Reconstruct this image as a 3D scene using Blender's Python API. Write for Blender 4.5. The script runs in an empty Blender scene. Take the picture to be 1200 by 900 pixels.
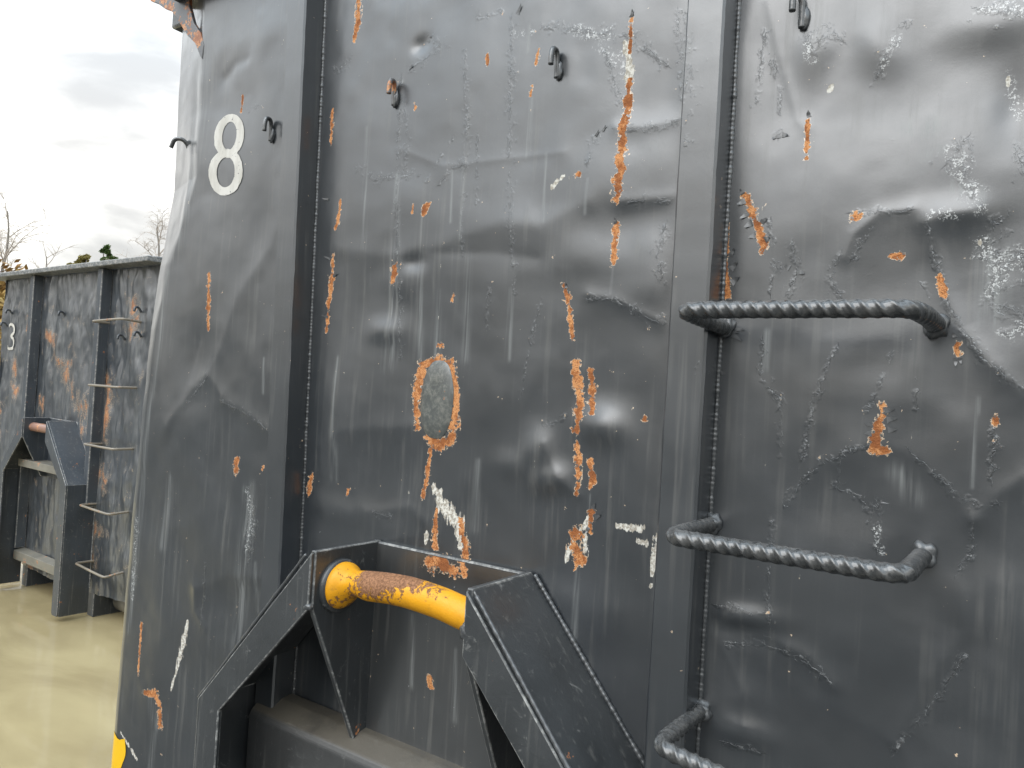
import bpy, bmesh, math, random
import numpy as np
from mathutils import Vector, Matrix, noise as mnoise

random.seed(7); RNG = np.random.default_rng(7)
scene = bpy.context.scene
COL = scene.collection
PI = math.pi
rad = math.radians

# ------------------------------------------------------------------ camera
EYE = 1.66; CAM_D = 1.3075
YAW, PITCH, ROLL = rad(34.3986), rad(0.95625), rad(3.47884)
FPX = 900.0                                   # focal length in pixels of a 1200 px wide frame
def cam_axes():
    fw = Vector((-math.sin(YAW)*math.cos(PITCH), math.cos(YAW)*math.cos(PITCH), math.sin(PITCH)))
    r = Vector((math.cos(YAW), math.sin(YAW), 0)); u = r.cross(fw)
    return (r*math.cos(ROLL)+u*math.sin(ROLL), u*math.cos(ROLL)-r*math.sin(ROLL), fw)
CR, CU, CF = cam_axes()
CAMPOS = Vector((0, -CAM_D, EYE))
cd = bpy.data.cameras.new('camera'); cam = bpy.data.objects.new('camera', cd); COL.objects.link(cam)
cd.sensor_fit = 'HORIZONTAL'; cd.sensor_width = 36.0; cd.lens = 36.0*FPX/1200.0
cd.clip_start = 0.02; cd.clip_end = 3000
cam.matrix_world = Matrix.Translation(CAMPOS) @ Matrix((CR, CU, -CF)).transposed().to_4x4()
scene.camera = cam

# ------------------------------------------------------------------ sky, sun, exposure
SUN_EL, SUN_AZ = rad(43), rad(188)            # azimuth clockwise from +Y
w = bpy.data.worlds.new('World'); scene.world = w; w.use_nodes = True
nt = w.node_tree; N = nt.nodes; L = nt.links
bg = N['Background']; bg.inputs['Strength'].default_value = 0.15
sky = N.new('ShaderNodeTexSky'); sky.sky_type = 'NISHITA'; sky.sun_disc = False
sky.sun_elevation = SUN_EL; sky.sun_rotation = SUN_AZ; sky.air_density = 1.0; sky.dust_density = 3.0
tc = N.new('ShaderNodeTexCoord'); mp = N.new('ShaderNodeMapping')
mp.inputs['Scale'].default_value = (1.0, 1.0, 2.6); mp.inputs['Rotation'].default_value = (0.25, 0.1, 0.4)
L.new(tc.outputs['Generated'], mp.inputs['Vector'])
n1 = N.new('ShaderNodeTexNoise'); n1.inputs['Scale'].default_value = 3.2; n1.inputs['Detail'].default_value = 7
n1.inputs['Roughness'].default_value = 0.5; n1.inputs['Distortion'].default_value = 0.4
L.new(mp.outputs['Vector'], n1.inputs['Vector'])
cr = N.new('ShaderNodeValToRGB'); cr.color_ramp.interpolation = 'EASE'
cr.color_ramp.elements[0].position = 0.36; cr.color_ramp.elements[0].color = (0.345, 0.340, 0.328, 1)
cr.color_ramp.elements[1].position = 0.60; cr.color_ramp.elements[1].color = (0.84, 0.822, 0.775, 1)
L.new(n1.outputs['Fac'], cr.inputs['Fac'])
sep = N.new('ShaderNodeSeparateXYZ'); L.new(tc.outputs['Generated'], sep.inputs['Vector'])
el = N.new('ShaderNodeMapRange'); el.inputs['From Min'].default_value = 0.0; el.inputs['From Max'].default_value = 1.0
el.inputs['To Min'].default_value = 8.4; el.inputs['To Max'].default_value = 22.0     # an overcast sky is brightest overhead
L.new(sep.outputs['Z'], el.inputs['Value'])
vm = N.new('ShaderNodeVectorMath'); vm.operation = 'SCALE'
cool = N.new('ShaderNodeMix'); cool.data_type = 'RGBA'; cool.blend_type = 'MULTIPLY'      # cloud overhead is cooler than at the horizon
cz = N.new('ShaderNodeMapRange'); cz.inputs['From Min'].default_value = 0.25; cz.inputs['From Max'].default_value = 0.6; L.new(sep.outputs['Z'], cz.inputs['Value'])
L.new(cz.outputs['Result'], cool.inputs[0]); L.new(cr.outputs['Color'], cool.inputs[6]); cool.inputs[7].default_value = (0.82, 0.96, 1.12, 1)
L.new(cool.outputs[2], vm.inputs[0]); L.new(el.outputs['Result'], vm.inputs['Scale'])
mx = N.new('ShaderNodeMix'); mx.data_type = 'RGBA'; mx.inputs['Factor'].default_value = 0.90
L.new(sky.outputs['Color'], mx.inputs[6]); L.new(vm.outputs['Vector'], mx.inputs[7])
L.new(mx.outputs[2], bg.inputs['Color'])
sd = bpy.data.lights.new('sun', 'SUN'); sd.energy = 1.25; sd.angle = rad(48); sd.color = (1.0, 0.99, 0.975)
sun = bpy.data.objects.new('sun', sd); COL.objects.link(sun)
sdir = Vector((math.sin(SUN_AZ)*math.cos(SUN_EL), math.cos(SUN_AZ)*math.cos(SUN_EL), math.sin(SUN_EL)))
sun.rotation_euler = sdir.to_track_quat('Z', 'Y').to_euler(); sun.location = (0, 0, 30)
vs = scene.view_settings; vs.view_transform = 'Standard'; vs.look = 'None'; vs.exposure = 0.52; vs.gamma = 1.0
vs.use_curve_mapping = False

# ------------------------------------------------------------------ helpers
def at(px, py, y=0.0):
    """point of the vertical plane y = const that the photograph shows at (px, py)"""
    d = CF + CR*((px-600)/FPX) - CU*((py-450)/FPX)
    return CAMPOS + d*((y-CAMPOS.y)/d.y)
def depth_of(p): return (Vector(p)-CAMPOS).dot(CF)

def link(name, me, mats, parent=None, loc=None, smooth=False):
    o = bpy.data.objects.new(name, me); COL.objects.link(o)
    if not isinstance(mats, (list, tuple)): mats = [mats]
    if len(me.materials) == 0:
        for m in mats: me.materials.append(m)
    if parent is not None: o.parent = parent
    if loc is not None: o.location = loc
    if smooth: me.polygons.foreach_set('use_smooth', [True]*len(me.polygons))
    return o
def empty(name, loc, rz=0, label=None, cat=None, group=None):
    o = bpy.data.objects.new(name, None); COL.objects.link(o); o.location = loc; o.rotation_euler = (0, 0, rz)
    o.empty_display_size = 0.1
    tag(o, label, cat, group); return o
def tag(o, label=None, cat=None, group=None, kind=None):
    for k, v in (('label', label), ('category', cat), ('group', group), ('kind', kind)):
        if v: o[k] = v
    return o
def mesh(name, verts, faces):
    me = bpy.data.meshes.new(name); me.from_pydata([tuple(v) for v in verts], [], faces); me.update(); return me
def prism_mesh(name, poly, axis, a, b, bevel=0.0, wear=True):
    """polygon in the two other axes, extruded along axis from a to b; bevelled edges take material slot 1"""
    bm = bmesh.new()
    def mk(p, t):
        if axis == 'x': return (t, p[0], p[1])
        if axis == 'y': return (p[0], t, p[1])
        return (p[0], p[1], t)
    v0 = [bm.verts.new(mk(p, a)) for p in poly]; v1 = [bm.verts.new(mk(p, b)) for p in poly]
    bm.faces.new(v0); bm.faces.new(v1[::-1]); n = len(poly)
    for i in range(n): bm.faces.new((v0[i], v1[i], v1[(i+1) % n], v0[(i+1) % n]))
    bmesh.ops.recalc_face_normals(bm, faces=bm.faces)
    if bevel > 0:
        r = bmesh.ops.bevel(bm, geom=[e for e in bm.edges], offset=bevel, segments=2, affect='EDGES', profile=0.5)
        if wear:
            for f_ in r['faces']: f_.material_index = 1
        for f_ in bm.faces: f_.smooth = False
    me = bpy.data.meshes.new(name); bm.to_mesh(me); bm.free(); return me
def box_mesh(name, x0, x1, y0, y1, z0, z1, bevel=0.0):
    return prism_mesh(name, [(x0, y0), (x1, y0), (x1, y1), (x0, y1)], 'z', z0, z1, bevel)
def smooth_path(pts, r, n=6):
    """round the corners of a polyline"""
    pts = [Vector(p) for p in pts]; out = [pts[0]]
    for i in range(1, len(pts)-1):
        a = (pts[i-1]-pts[i]); b = (pts[i+1]-pts[i]); k = min(r, a.length*0.48, b.length*0.48)
        p0 = pts[i]+a.normalized()*k; p1 = pts[i]+b.normalized()*k
        for j in range(n+1):
            t = j/n; out.append(p0*(1-t)**2+pts[i]*2*t*(1-t)+p1*t*t)
    out.append(pts[-1]); return out
def resample(pts, ds):
    pts = [Vector(p) for p in pts]; out = []
    s = [0]
    for i in range(1, len(pts)): s.append(s[-1]+(pts[i]-pts[i-1]).length)
    n = max(2, int(s[-1]/ds)); j = 0
    for k in range(n+1):
        t = s[-1]*k/n
        while j < len(s)-2 and s[j+1] < t: j += 1
        u = (t-s[j])/max(1e-9, s[j+1]-s[j]); out.append(pts[j].lerp(pts[j+1], min(1, max(0, u))))
    return out
def sweep_mesh(name, pts, nseg, rfun, up=(0, 0, 1), caps=True):
    """tube along pts, radius rfun(s, total, theta)"""
    pts = [Vector(p) for p in pts]; n = len(pts); verts = []; faces = []
    s = [0]
    for i in range(1, n): s.append(s[-1]+(pts[i]-pts[i-1]).length)
    T = [(pts[min(i+1, n-1)]-pts[max(i-1, 0)]).normalized() for i in range(n)]
    ref = Vector(up)
    if abs(ref.dot(T[0])) > 0.9: ref = Vector((1, 0, 0))
    nrm = (ref-T[0]*ref.dot(T[0])).normalized()
    for i in range(n):
        nrm = (nrm-T[i]*nrm.dot(T[i])).normalized(); bn = T[i].cross(nrm)
        for k in range(nseg):
            th = 2*PI*k/nseg; r = rfun(s[i], s[-1], th)
            verts.append(pts[i]+nrm*(math.cos(th)*r)+bn*(math.sin(th)*r))
    for i in range(n-1):
        for k in range(nseg):
            a = i*nseg+k; b = i*nseg+(k+1) % nseg
            faces.append((a, b, b+nseg, a+nseg))
    if caps:
        faces.append(tuple(range(nseg-1, -1, -1))); faces.append(tuple(range((n-1)*nseg, n*nseg)))
    me = mesh(name, verts, faces); me.polygons.foreach_set('use_smooth', [True]*len(me.polygons)); return me
def weld_mesh(name, pts, r=0.005, pitch=0.009, seed=0):
    """a bead of overlapping ripples along pts"""
    rs = random.Random(seed); ph = [rs.uniform(-1, 1) for _ in range(4096)]
    def rf(s, S, th):
        k = int(s/pitch); f_ = s/pitch-k
        return r*(0.86+0.20*math.sin(PI*f_)**0.8+0.16*ph[k % 4096]+0.10*ph[(k//7) % 4096])
    return sweep_mesh(name, resample(pts, pitch/4.0), 7, rf)
def blob_mesh(name, c, rx, ry, rz, seed=0, amp=0.25):
    bm = bmesh.new(); bmesh.ops.create_icosphere(bm, subdivisions=3, radius=1.0)
    for v in bm.verts:
        n_ = mnoise.noise(v.co*1.9+Vector((seed*3.1, seed*1.7, 0)))
        v.co *= 1+amp*n_; v.co = Vector((v.co.x*rx+c[0], v.co.y*ry+c[1], v.co.z*rz+c[2]))
    for f_ in bm.faces: f_.smooth = True
    me = bpy.data.meshes.new(name); bm.to_mesh(me); bm.free(); return me

# ------------------------------------------------------------------ materials
def mat(name):
    m = bpy.data.materials.new(name); m.use_nodes = True
    t = m.node_tree; b = t.nodes['Principled BSDF']; return m, t, b
class NB:
    """little node builder"""
    def __init__(s, t): s.t = t; s.N = t.nodes; s.L = t.links
    def inp(s, sock, v):
        if isinstance(v, bpy.types.NodeSocket): s.L.new(v, sock)
        else:
            if sock.type == 'RGBA' and not hasattr(v, '__len__'): v = (v, v, v, 1)
            if sock.type == 'RGBA' and len(v) == 3: v = (*v, 1)
            sock.default_value = v
    def math(s, op, a, b=0.0, c=None, clamp=False):
        n = s.N.new('ShaderNodeMath'); n.operation = op; n.use_clamp = clamp
        s.inp(n.inputs[0], a); s.inp(n.inputs[1], b)
        if c is not None: s.inp(n.inputs[2], c)
        return n.outputs[0]
    def noise(s, vec, scale, detail=4, rough=0.55, dist=0.0):
        n = s.N.new('ShaderNodeTexNoise'); s.inp(n.inputs['Vector'], vec); n.inputs['Scale'].default_value = scale
        n.inputs['Detail'].default_value = detail; n.inputs['Roughness'].default_value = rough
        n.inputs['Distortion'].default_value = dist; return n.outputs['Fac']
    def voronoi(s, vec, scale, feature='F1'):
        n = s.N.new('ShaderNodeTexVoronoi'); n.feature = feature; s.inp(n.inputs['Vector'], vec)
        n.inputs['Scale'].default_value = scale; return n.outputs['Distance']
    def coord(s, scale=(1, 1, 1), out='Object'):
        c = s.N.new('ShaderNodeTexCoord'); m_ = s.N.new('ShaderNodeMapping'); s.L.new(c.outputs[out], m_.inputs['Vector'])
        m_.inputs['Scale'].default_value = scale; return m_.outputs['Vector']
    def ramp(s, v, lo, hi, a=0.0, b=1.0):
        n = s.N.new('ShaderNodeMapRange'); n.interpolation_type = 'SMOOTHSTEP'; s.inp(n.inputs['Value'], v)
        n.inputs['From Min'].default_value = lo; n.inputs['From Max'].default_value = hi
        n.inputs['To Min'].default_value = a; n.inputs['To Max'].default_value = b; return n.outputs['Result']
    def mix(s, f_, a, b):
        n = s.N.new('ShaderNodeMix'); n.data_type = 'RGBA'; s.inp(n.inputs[0], f_); s.inp(n.inputs[6], a); s.inp(n.inputs[7], b)
        return n.outputs[2]
    def mixf(s, f_, a, b):
        n = s.N.new('ShaderNodeMix'); n.data_type = 'FLOAT'; s.inp(n.inputs[0], f_); s.inp(n.inputs[2], a); s.inp(n.inputs[3], b)
        return n.outputs[0]
    def bump(s, h, strength, dist, normal=None):
        n = s.N.new('ShaderNodeBump'); n.inputs['Strength'].default_value = strength; n.inputs['Distance'].default_value = dist
        s.inp(n.inputs['Height'], h)
        if normal is not None: s.L.new(normal, n.inputs['Normal'])
        return n.outputs['Normal']
    def attr(s, name):
        n = s.N.new('ShaderNodeAttribute'); n.attribute_name = name
        sp = s.N.new('ShaderNodeSeparateColor'); s.L.new(n.outputs['Color'], sp.inputs['Color'])
        return sp.outputs[0], sp.outputs[1], sp.outputs[2], n.outputs['Alpha']
    def upz(s):
        g = s.N.new('ShaderNodeNewGeometry'); q = s.N.new('ShaderNodeSeparateXYZ'); s.L.new(g.outputs['Normal'], q.inputs[0]); return q.outputs['Z']

RUST_A, RUST_B, RUST_C = (0.40, 0.145, 0.045), (0.58, 0.27, 0.11), (0.20, 0.070, 0.028)
PAINT = (0.0175, 0.0212, 0.0250)
def rust_colour(nb, co, s=1.0, a=None, b=None):
    a = a or nb.noise(co, 70*s, 2, 0.7); b = b or nb.noise(co, 320*s, 1, 0.6); g = nb.noise(co, 26*s, 3, 0.65)
    c = nb.mix(nb.ramp(nb.math('ADD', g, nb.math('MULTIPLY', nb.math('SUBTRACT', a, 0.5), 0.7)), 0.40, 0.62), RUST_A, RUST_B)
    c = nb.mix(nb.ramp(nb.math('ADD', g, nb.math('MULTIPLY', nb.math('SUBTRACT', b, 0.5), 0.5)), 0.36, 0.50, 0.75, 0.0), c, RUST_C)
    return nb.mix(nb.ramp(b, 0.52, 0.70, 0, 0.8), c, (0.15, 0.05, 0.02))

def panel_paint(name, paint=PAINT, dirt=0.35, old=False, crease=False):
    """sheet paint; the colour attribute 'wear' holds rust, pale scrape, crackle and chalk-streak fields (0.5 = edge)"""
    m, t, b = mat(name); nb = NB(t); co = nb.coord()
    rust, pale, crack, streak = nb.attr('wear')
    e0 = nb.noise(co, 48, 2, 0.6); e1 = nb.noise(co, 150, 2, 0.65); e2 = nb.noise(co, 420, 1, 0.6); big = nb.noise(co, 4.0, 3, 0.6)
    if old: e0 = nb.noise(nb.coord((1, 1, 0.7)), 13, 4, 0.65, 0.5)
    c0 = nb.math('SUBTRACT', e0, 0.5); c1 = nb.math('SUBTRACT', e1, 0.5); c2 = nb.math('SUBTRACT', e2, 0.5)
    en = nb.math('ADD', nb.math('MULTIPLY', c0, 2.6 if old else 1.7), nb.math('ADD', nb.math('MULTIPLY', c1, 0.9), nb.math('MULTIPLY', c2, 0.4)))
    rf = nb.math('ADD', rust, en)
    rm = nb.ramp(rf, *((0.50, 0.78, 0, 0.7) if old else (0.60, 0.645))); rim = nb.ramp(rf, *((0.30, 0.50, 0, 0.4) if old else (0.50, 0.55)))
    vs_ = nb.noise(nb.coord((1, 1, 0.12)), 150, 2, 0.6)
    pm = nb.ramp(nb.math('ADD', pale, nb.math('ADD', nb.math('MULTIPLY', nb.math('SUBTRACT', vs_, 0.5), 1.5), nb.math('MULTIPLY', en, 0.6))), 0.52, 0.62)
    # crackled paint: torn edges of lifted skin, stepping up along the contours of a warped noise
    cn = nb.noise(nb.coord((1, 1, 0.55)), 58, 3, 0.66, 1.0); cv = nb.math('SUBTRACT', cn, 0.5)
    cm = nb.ramp(nb.math('ADD', crack, nb.math('MULTIPLY', c0, 2.8)), 0.62, 1.1)
    skin = nb.math('MULTIPLY', cm, nb.ramp(cv, -0.012, 0.012)); skin2 = nb.math('MULTIPLY', cm, nb.ramp(nb.math('ABSOLUTE', cv), 0.0, 0.022, 1.0, 0.0))
    # long torn creases: signed distance to each crease line is stored on the sheet
    if crease:
        cs, cw, chalk, _ = nb.attr('crease'); chalk = nb.ramp(nb.math('ADD', chalk, nb.math('MULTIPLY', c0, 1.6)), 0.45, 0.9); dd = nb.math('ADD', nb.math('SUBTRACT', cs, 0.5), nb.math('ADD', nb.math('MULTIPLY', c0, 0.42), nb.math('ADD', nb.math('MULTIPLY', c1, 0.22), nb.math('MULTIPLY', c2, 0.06))))
        brk = nb.math('MULTIPLY', cw, nb.ramp(nb.noise(co, 27, 2, 0.6), 0.45, 0.60)); ad = nb.math('ABSOLUTE', dd)
        line = nb.math('MULTIPLY', brk, nb.ramp(ad, 0.0, 0.030, 1.0, 0.0)); lip = nb.math('MULTIPLY', nb.math('MULTIPLY', brk, nb.ramp(dd, -0.015, 0.015)), nb.ramp(ad, 0.0, 0.22, 1.0, 0.0))
    # streaks of chalk and rain dirt, running down
    wash = nb.noise(nb.coord((1, 1, 0.035)), 55, 3, 0.62); fine = nb.noise(nb.coord((1, 1, 0.03)), 120, 2, 0.6)
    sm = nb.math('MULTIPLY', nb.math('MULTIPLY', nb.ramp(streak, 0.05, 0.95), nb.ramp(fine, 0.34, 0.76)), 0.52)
    dm = nb.math('MULTIPLY', nb.math('MULTIPLY', nb.ramp(wash, 0.50, 0.75), nb.ramp(big, 0.38, 0.62)), dirt)
    base = nb.mix(nb.ramp(big, 0.3, 0.7), tuple(c*0.86 for c in paint), tuple(c*1.16 for c in paint))
    if old:
        blo = nb.noise(nb.coord((1, 1, 0.4)), 16, 4, 0.66, 0.6); base = nb.mix(nb.ramp(blo, 0.50, 0.72, 0, 0.5), base, (0.12, 0.125, 0.13))
        dk = nb.noise(nb.coord((1, 1, 0.15)), 22, 3, 0.7); base = nb.mix(nb.ramp(dk, 0.56, 0.68, 0, 0.6), base, (0.022, 0.024, 0.028))
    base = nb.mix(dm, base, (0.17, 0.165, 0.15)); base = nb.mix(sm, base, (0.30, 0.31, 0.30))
    spk = nb.ramp(nb.noise(co, 38, 4, 0.75), 0.735, 0.76); base = nb.mix(nb.math('MULTIPLY', spk, 0.6), base, (0.3, 0.3, 0.29))
    base = nb.mix(nb.math('MULTIPLY', skin2, nb.ramp(e1, 0.48, 0.62, 0.0, 0.55)), base, (0.34, 0.35, 0.35))
    base = nb.mix(nb.math('MULTIPLY', (chalk if crease else nb.math('MULTIPLY', crack, 0.0)), nb.ramp(nb.math('ADD', c1, nb.math('MULTIPLY', c2, 0.8)), 0.06, 0.13, 0.0, 0.8)), base, (0.46, 0.47, 0.46))
    if crease:
        base = nb.mix(nb.math('MULTIPLY', line, 0.75), base, (0.008, 0.008, 0.008)); base = nb.mix(nb.math('MULTIPLY', lip, nb.ramp(e1, 0.55, 0.68, 0.0, 0.5)), base, (0.36, 0.37, 0.37))
    base = nb.mix(pm, base, nb.mix(nb.ramp(e1, 0.4, 0.6), (0.62, 0.60, 0.54), (0.33, 0.30, 0.25)))
    base = nb.mix(nb.math('MULTIPLY', rim, nb.ramp(e1, 0.42, 0.6, 0.1, 1.0)), base, (0.55, 0.42, 0.29))
    base = nb.mix(rm, base, rust_colour(nb, co, 1.0, e1, e2)); t.links.new(base, b.inputs['Base Color'])
    dull = nb.math('MAXIMUM', nb.math('MAXIMUM', rm, pm), nb.math('MAXIMUM', nb.math('MULTIPLY', dm, 0.6), nb.math('MULTIPLY', sm, 0.7)))
    ro = nb.mixf(dull, nb.ramp(nb.noise(co, 9, 3, 0.6), 0.3, 0.7, 0.29, 0.42), 0.85); t.links.new(ro, b.inputs['Roughness'])
    t.links.new(nb.mixf(dull, 1.0, 0.0), b.inputs['Coat Weight']); b.inputs['Coat Roughness'].default_value = 0.23
    sp = nb.mixf(dull, 1.0, 0.25); t.links.new(sp, b.inputs['Specular IOR Level'])
    h = nb.math('ADD', nb.math('MULTIPLY', skin, 0.15), nb.math('MULTIPLY', rm, -0.4)); h = nb.math('ADD', h, nb.math('MULTIPLY', skin2, 0.16))
    h = nb.math('ADD', h, nb.math('MULTIPLY', nb.math('MULTIPLY', rm, e2), 0.6)); h = nb.math('ADD', h, nb.math('MULTIPLY', e2, 0.03))
    if crease: h = nb.math('ADD', h, nb.math('SUBTRACT', nb.math('MULTIPLY', lip, 0.42), nb.math('MULTIPLY', line, 0.25)))
    h = nb.math('ADD', h, nb.math('MULTIPLY', spk, 0.4)); h = nb.math('ADD', h, nb.math('MULTIPLY', e0, 0.08))
    t.links.new(nb.bump(h, 0.8, 0.003), b.inputs['Normal'])
    return m

def part_paint(name, paint=PAINT, wear=0.3, rusty=0.0, dust=0.0, rough=0.36, worn=None):
    m, t, b = mat(name); nb = NB(t); co = nb.coord()
    e1 = nb.noise(co, 110, 3, 0.65); big = nb.noise(co, 7, 3, 0.6); fl = nb.noise(co, 34, 4, 0.7, 0.8)
    base = nb.mix(nb.ramp(big, 0.3, 0.7), tuple(c*0.85 for c in paint), tuple(c*1.18 for c in paint))
    base = nb.mix(nb.ramp(fl, 0.60, 0.74, 0, wear), base, (0.20, 0.20, 0.19))
    wash = nb.noise(nb.coord((1, 1, 0.06)), 60, 4, 0.6); base = nb.mix(nb.ramp(wash, 0.55, 0.8, 0, wear*0.6), base, (0.2, 0.195, 0.18))
    if worn: base = nb.mix(nb.ramp(nb.math('ADD', fl, nb.math('MULTIPLY', e1, 0.5)), 0.66, 0.95), base, worn)
    rm = None
    if rusty > 0:
        rm = nb.ramp(nb.math('ADD', nb.noise(co, 14, 4, 0.68), nb.math('MULTIPLY', nb.math('SUBTRACT', e1, 0.5), 0.22)), 0.70-rusty*0.3, 0.73-rusty*0.3)
        base = nb.mix(rm, base, rust_colour(nb, co))
    if dust > 0:
        du = nb.math('MULTIPLY', nb.ramp(nb.upz(), 0.35, 0.9), nb.ramp(nb.math('ADD', big, nb.math('MULTIPLY', e1, 0.3)), 0.45, 0.75, dust*0.5, dust), None, True)
        base = nb.mix(du, base, (0.105, 0.090, 0.066))
    t.links.new(base, b.inputs['Base Color'])
    ro = nb.ramp(big, 0.3, 0.7, rough-0.06, rough+0.1)
    if rm is not None: ro = nb.mixf(rm, ro, 0.85)
    t.links.new(ro, b.inputs['Roughness']); b.inputs['Specular IOR Level'].default_value = 0.75; b.inputs['Coat Weight'].default_value = 0.5; b.inputs['Coat Roughness'].default_value = 0.25
    h = nb.math('ADD', nb.math('MULTIPLY', fl, 0.7), nb.math('MULTIPLY', e1, 0.25))
    t.links.new(nb.bump(h, 0.45, 0.003), b.inputs['Normal'])
    return m

M = {}
M['panel'] = panel_paint('panel_paint', crease=True)
M['panel_old'] = panel_paint('panel_paint_weathered', (0.030, 0.037, 0.046), 0.45, True)
M['steel'] = part_paint('dark_paint', PAINT, 0.35)
M['edge'] = part_paint('worn_edge_paint', (0.075, 0.078, 0.078), 0.9, 0.0, 0.0, 0.42, (0.30, 0.30, 0.285))
M['frame'] = part_paint('frame_paint', (0.026, 0.029, 0.031), 0.6, 0.02, 0.0, 0.38)
M['dusty'] = part_paint('dusty_paint', (0.028, 0.029, 0.029), 0.35, 0.0, 0.75, 0.5)
M['rebar'] = part_paint('rebar_paint', (0.030, 0.032, 0.033), 0.35, 0.0, 0.0, 0.18, (0.07, 0.07, 0.068))
M['weld'] = part_paint('weld_paint', (0.050, 0.053, 0.055), 0.6, 0.0, 0.0, 0.30)
M['steel_old'] = part_paint('weathered_paint', (0.032, 0.040, 0.050), 0.7, 0.10, 0.0, 0.5)
M['edge_old'] = part_paint('weathered_edge', (0.09, 0.095, 0.10), 0.8, 0.10, 0.0, 0.55, (0.30, 0.29, 0.27))
M['rail_old'] = part_paint('weathered_rail', (0.085, 0.092, 0.095), 0.9, 0.10, 0.25, 0.55, (0.30, 0.29, 0.27))
M['rung_old'] = part_paint('muddy_rung', (0.20, 0.17, 0.13), 0.6, 0.25, 0.0, 0.6)
M['mud_edge'] = part_paint('muddy_steel', (0.16, 0.15, 0.12), 0.6, 0.2, 0.0, 0.7)
def simple(name, col, rough=0.5, noise_amt=0.15, scale=40, spec=0.5, bump=0.3):
    m, t, b = mat(name); nb = NB(t); co = nb.coord(); n_ = nb.noise(co, scale, 5, 0.6)
    t.links.new(nb.mix(n_, tuple(c*(1-noise_amt) for c in col), tuple(c*(1+noise_amt) for c in col)), b.inputs['Base Color'])
    b.inputs['Roughness'].default_value = rough; b.inputs['Specular IOR Level'].default_value = spec
    t.links.new(nb.bump(n_, bump, 0.003), b.inputs['Normal']); return m
def white_mark():
    m, t, b = mat('white_marking'); nb = NB(t); co = nb.coord()
    e = nb.noise(co, 60, 5, 0.7); g = nb.noise(nb.coord((1, 1, 0.3)), 18, 4, 0.6); f_ = nb.noise(co, 190, 3, 0.65)
    c = nb.mix(nb.ramp(g, 0.40, 0.68), (0.60, 0.58, 0.53), (0.44, 0.42, 0.37))
    c = nb.mix(nb.ramp(nb.math('ADD', e, nb.math('MULTIPLY', nb.math('SUBTRACT', f_, 0.5), 0.4)), 0.63, 0.68), c, (0.10, 0.10, 0.10)); t.links.new(c, b.inputs['Base Color'])
    b.inputs['Roughness'].default_value = 0.6; t.links.new(nb.bump(e, 0.3, 0.003), b.inputs['Normal']); return m
M['white'] = white_mark()
M['flake'] = part_paint('lifted_paint', (0.06, 0.062, 0.064), 0.4, 0.0, 0.0, 0.35)
M['rusty_cap'] = part_paint('rusty_steel', (0.085, 0.085, 0.09), 0.3, 0.75, 0.0, 0.6)
M['rust_rod'] = part_paint('rusty_rod', (0.24, 0.12, 0.08), 0.4, 0.4, 0.0, 0.6)
M['rib'] = panel_paint('rib_paint')
M['panel_low'] = panel_paint('back_plate_paint', (0.032, 0.034, 0.035), 0.5)
M['corner'] = part_paint('scuffed_corner_paint', (0.06, 0.062, 0.063), 0.9, 0.0, 0.0, 0.34, (0.34, 0.33, 0.30))
M['patch'] = part_paint('bare_patch_steel', (0.060, 0.066, 0.062), 0.9, 0.10, 0.0, 0.36, (0.15, 0.15, 0.13))
M['hook_rust'] = part_paint('rusted_hook', (0.09, 0.085, 0.085), 0.5, 0.5, 0.0, 0.5)
def yellow_bar_mat():
    m, t, b = mat('chipped_yellow_paint'); nb = NB(t); co = nb.coord()
    rust = nb.attr('wear')[0]
    e1 = nb.noise(co, 55, 6, 0.7, 1.0); e2 = nb.noise(co, 220, 4, 0.65)
    f_ = nb.math('ADD', rust, nb.math('ADD', nb.math('MULTIPLY', nb.math('SUBTRACT', e1, 0.5), 2.0), nb.math('MULTIPLY', nb.math('SUBTRACT', e2, 0.5), 0.5)))
    rm = nb.ramp(f_, 0.47, 0.53); dkr = nb.ramp(f_, 0.40, 0.44)
    yel = nb.mix(nb.noise(co, 30, 4, 0.6), (0.66, 0.285, 0.002), (0.74, 0.345, 0.004))
    rc = nb.mix(nb.ramp(e2, 0.35, 0.65), (0.14, 0.060, 0.025), (0.32, 0.155, 0.075))
    yel = nb.mix(nb.ramp(nb.noise(co, 18, 4, 0.7), 0.52, 0.75, 0, 0.5), yel, (0.42, 0.19, 0.012)); c = nb.mix(dkr, yel, (0.25, 0.11, 0.02)); c = nb.mix(rm, c, rc); t.links.new(c, b.inputs['Base Color'])
    t.links.new(nb.mixf(rm, nb.ramp(e1, 0.3, 0.7, 0.42, 0.6), 0.8), b.inputs['Roughness']); yel2 = None
    h = nb.math('ADD', nb.math('MULTIPLY', rm, -0.5), nb.math('MULTIPLY', e2, 0.25)); t.links.new(nb.bump(h, 0.7, 0.003), b.inputs['Normal'])
    return m
M['yellow'] = yellow_bar_mat()
M['yellow_strip'] = simple('yellow_tape', (0.80, 0.46, 0.006), 0.4, 0.06, 90)

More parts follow.
